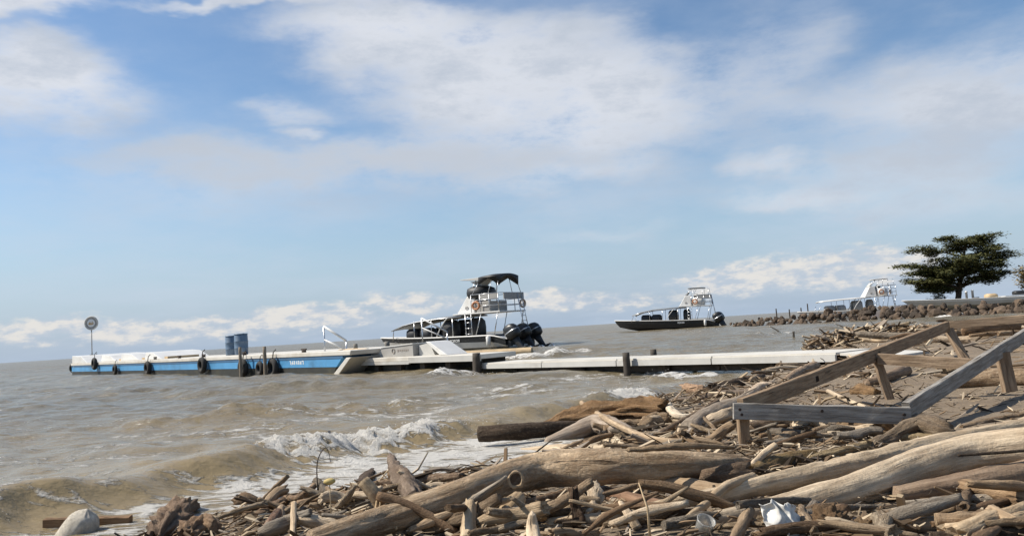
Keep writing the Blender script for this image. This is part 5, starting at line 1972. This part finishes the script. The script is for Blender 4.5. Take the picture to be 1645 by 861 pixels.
def name_loose():
    by = {}
    for lab, px, o, grp in LOOSE:
        by.setdefault(lab, []).append((px, o, grp))
    nth = ['leftmost', 'second from left', 'third from left', 'fourth from left', 'fifth from left', 'sixth from left', 'seventh from left', 'eighth from left']
    for lab, lst in by.items():
        lst.sort(key=lambda q: q[0])
        for i, (px, o, grp) in enumerate(lst):
            tag(o, lab if len(lst) == 1 else f'{lab}, {nth[min(i, 7)]}', 'stick', grp)


loose(36, [(360, 872), (690, 872), (690, 780), (400, 800)], (.12, .34), 'in the heap left of the bent log', 'sticks in the left heap', .3, .07)
loose(32, [(650, 880), (1120, 880), (1120, 826), (720, 832)], (.16, .5), 'in debris below the big bent log', 'sticks below the big bent log', .25, .05)
loose(24, [(900, 735), (1180, 735), (1200, 650), (980, 668)], (.14, .42), 'in the pile behind the bent log', 'sticks behind the big bent log', .2, .05)
loose(30, [(1130, 880), (1650, 880), (1650, 815), (1240, 836)], (.16, .6), 'along the bottom right edge', 'sticks along the bottom right edge', .08, .03)
loose(26, [(1210, 722), (1440, 722), (1420, 680), (1220, 690)], (.12, .4), 'on sand before the timber frame', 'sticks in front of the frame', .12, .03)
loose(15, [(1220, 650), (1440, 645), (1520, 580), (1350, 585)], (.12, .5), 'on the sand inside the frame', 'sticks inside the frame', .1, .02)
loose(14, [(1480, 650), (1645, 660), (1645, 560), (1560, 570)], (.14, .5), 'on the sand right of the frame', 'sticks right of the frame', .06, .01)
loose(20, [(1360, 560), (1660, 545), (1660, 522), (1480, 530)], (.5, 1.7), 'on the beach beyond the frame', 'sticks on the far beach', .08, .05)
loose(12, [(1150, 640), (1300, 590), (1340, 575), (1200, 605)], (.25, .8), 'at the waterline by the walkway', 'sticks by the walkway', .08, .03)
loose(24, [(1300, 562), (1390, 556), (1380, 546), (1310, 550)], (.4, 1.0), 'in the weed bank beyond the walkway', 'sticks in the weed bank', .2, .15)
loose(20, [(380, 875), (640, 875), (640, 800), (430, 815)], (.10, .26), 'in the heap left of the bent log', 'chunks in the left heap', .3, .05, 'driftwood_chunk', True)
loose(12, [(660, 880), (1120, 880), (1120, 824), (740, 828)], (.12, .34), 'in debris below the bent log', 'chunks below the big bent log', .2, .04, 'driftwood_chunk', True)
loose(22, [(880, 728), (1180, 728), (1190, 660), (1010, 675)], (.16, .45), 'in the pile behind the bent log', 'chunks behind the big bent log', .2, .05, 'driftwood_chunk', True)
loose(6, [(1180, 880), (1650, 880), (1650, 815), (1300, 836)], (.12, .34), 'along the bottom right edge', 'chunks along the bottom right edge', .1, .03, 'driftwood_chunk', True)
loose(14, [(1200, 722), (1440, 715), (1420, 675), (1210, 690)], (.16, .4), 'before the timber frame', 'chunks in front of the frame', .1, .03, 'driftwood_chunk', True)
loose(14, [(1390, 556), (1660, 540), (1660, 520), (1480, 530)], (.3, .8), 'on the beach beyond the frame', 'chunks on the far beach', .06, .05, 'driftwood_chunk', True)
name_loose()


# ------------------------------------------------------------------ litter nobody could count: chips, twigs, bark
def litter_material():
    m, nt, N, L, b = nodes_of('wood_litter')
    at = N.new('ShaderNodeAttribute')
    at.attribute_name = 'tint'
    L.new(at.outputs['Color'], b.inputs['Base Color'])
    b.inputs['Roughness'].default_value = .9
    b.inputs['Specular IOR Level'].default_value = .2
    return m


MT['litter'] = litter_material()


def litter(name, label, n, sampler, lr, rr, depth, seed):
    rg = np.random.RandomState(seed)
    V, F, Cc = [], [], []
    pal = np.array([(.45, .36, .25), (.33, .25, .16), (.22, .15, .09), (.13, .09, .055), (.07, .05, .033), (.05, .036, .024), (.16, .105, .06), (.28, .23, .18), (.52, .42, .29)])
    P = sampler(rg, n)
    G = ground(P[:, 0], P[:, 1])
    for (x, y), g_ in zip(P, G):
        if g_ < .03:
            continue
        L_ = rg.uniform(*lr) * (1.6 if rg.rand() < .08 else 1)
        r0 = L_ * rg.uniform(*rr)
        a = rg.uniform(0, 6.28) if rg.rand() < .45 else rg.normal(.3, .5)
        el = rg.normal(0, .28)
        t = np.array([math.cos(a) * math.cos(el), math.sin(a) * math.cos(el), math.sin(el)])
        u = np.cross(t, [0, 0, 1.0])
        u /= np.linalg.norm(u)
        w = np.cross(u, t)
        c = np.array([x, y, g_ + rg.rand() ** 1.5 * depth + abs(math.sin(el)) * L_ * .3])
        bend = u * L_ * rg.normal(0, .06) + w * L_ * rg.normal(0, .04)
        fl = rg.uniform(.35, 1.0)
        i = len(V)
        for s_, rs in ((-.5, rg.uniform(.4, 1)), (.05, 1.0), (.5, rg.uniform(.15, .8))):
            q = c + t * L_ * s_ + (bend if s_ > -.4 and s_ < .4 else 0)
            for j in range(4):
                b_ = 1.5708 * j + .4
                V.append(q + (u * math.cos(b_) + w * math.sin(b_) * fl) * r0 * rs)
        for k in (0, 4):
            for j in range(4):
                F.append((i + k + j, i + k + (j + 1) % 4, i + k + 4 + (j + 1) % 4, i + k + 4 + j))
        F.append((i + 3, i + 2, i + 1, i))
        F.append((i + 8, i + 9, i + 10, i + 11))
        cc = pal[rg.randint(len(pal))] * rg.uniform(.7, 1.15)
        Cc += [(*cc, 1.0)] * 12
    me = bpy.data.meshes.new(name)
    me.from_pydata([tuple(v) for v in V], [], F)
    ca = me.color_attributes.new('tint', 'FLOAT_COLOR', 'POINT')
    ca.data.foreach_set('color', [q for c in Cc for q in c])
    o = link(name, me, 'litter')
    o['kind'] = 'stuff'
    o['label'] = label
    o['category'] = 'litter'
    return o


def shore_band(x0, x1, y0, y1, s0, s1):
    def f(rg, n):
        out = []
        while len(out) < n:
            x = rg.uniform(x0, x1, n)
            y = rg.uniform(y0, y1, n)
            sd, _ = poly_sd(SHORE, x, y)
            m_ = (sd > s0) & (sd < s1 + .5 * np.sin(x * 3) + .4 * np.sin(y * 2))
            out += list(zip(x[m_], y[m_]))
        return np.array(out[:n])
    return f


litter('wood_litter', 'thick litter of wood chips, twigs and bark in the near pile', 7000, shore_band(-2.6, 2.4, 2.2, 6.2, .35, 5.0), (.015, .11), (.03, .16), .045, 1)
litter('wood_litter', 'twig and bark litter in the pile at the water edge', 1300, shore_band(-1.0, 4.5, 5.4, 12, .35, 2.6), (.04, .24), (.03, .1), .08, 2)
litter('wood_litter', 'thin scatter of chips and twigs on the right foreground sand', 2000, shore_band(1.2, 5.5, 2.6, 10, 1.5, 9), (.02, .14), (.03, .1), .012, 3)
litter('wood_litter', 'scattered sticks and chips on the sand beyond the frame', 1300, shore_band(3, 34, 9, 40, .2, 7), (.08, .5), (.03, .09), .05, 4)
litter('weed_bank', 'dark bank of weed and wood bits at the beach end of the walkway', 1500, lambda rg, n: np.stack([rg.normal(9.6, 1.0, n), rg.normal(24.5, .9, n)], 1), (.1, .5), (.06, .15), .35, 5)

# spray thrown up where the wave breaks
rg = np.random.RandomState(8)
V, F = [], []
for (px, py, dep, sx, sz, n) in ((700, 688, 10.0, .30, .10, 260), (985, 640, 13.0, .25, .12, 200), (640, 700, 10.0, .6, .05, 200), (15, 790, 7.2, .15, .06, 60), (1085, 606, 17, .4, .08, 100), (720, 605, 23, .7, .06, 100)):
    c = at_depth(px, py, dep)
    for k in range(n):
        q = np.array([c.x + rg.normal(0, sx), c.y + rg.normal(0, .12), max(.03, c.z + abs(rg.normal(0, sz)) - .04)])
        r = rg.uniform(.002, .0065) * dep / 10
        i = len(V)
        V += [q + np.array(d_) * r for d_ in ((1, 0, 0), (-1, 0, 0), (0, 1, 0), (0, -1, 0), (0, 0, 1), (0, 0, -1))]
        F += [(i, i + 2, i + 4), (i + 2, i + 1, i + 4), (i + 1, i + 3, i + 4), (i + 3, i, i + 4), (i + 2, i, i + 5), (i + 1, i + 2, i + 5), (i + 3, i + 1, i + 5), (i, i + 3, i + 5)]
me = bpy.data.meshes.new('sea_spray')
me.from_pydata([tuple(v) for v in V], [], F)
o = link('sea_spray', me, paint('spray_white', (.8, .78, .74), .5, .05, None, 0, 3, 0), None, True)
o['kind'] = 'stuff'
o['label'] = 'white spray drops thrown up along the breaking waves'
o['category'] = 'spray'
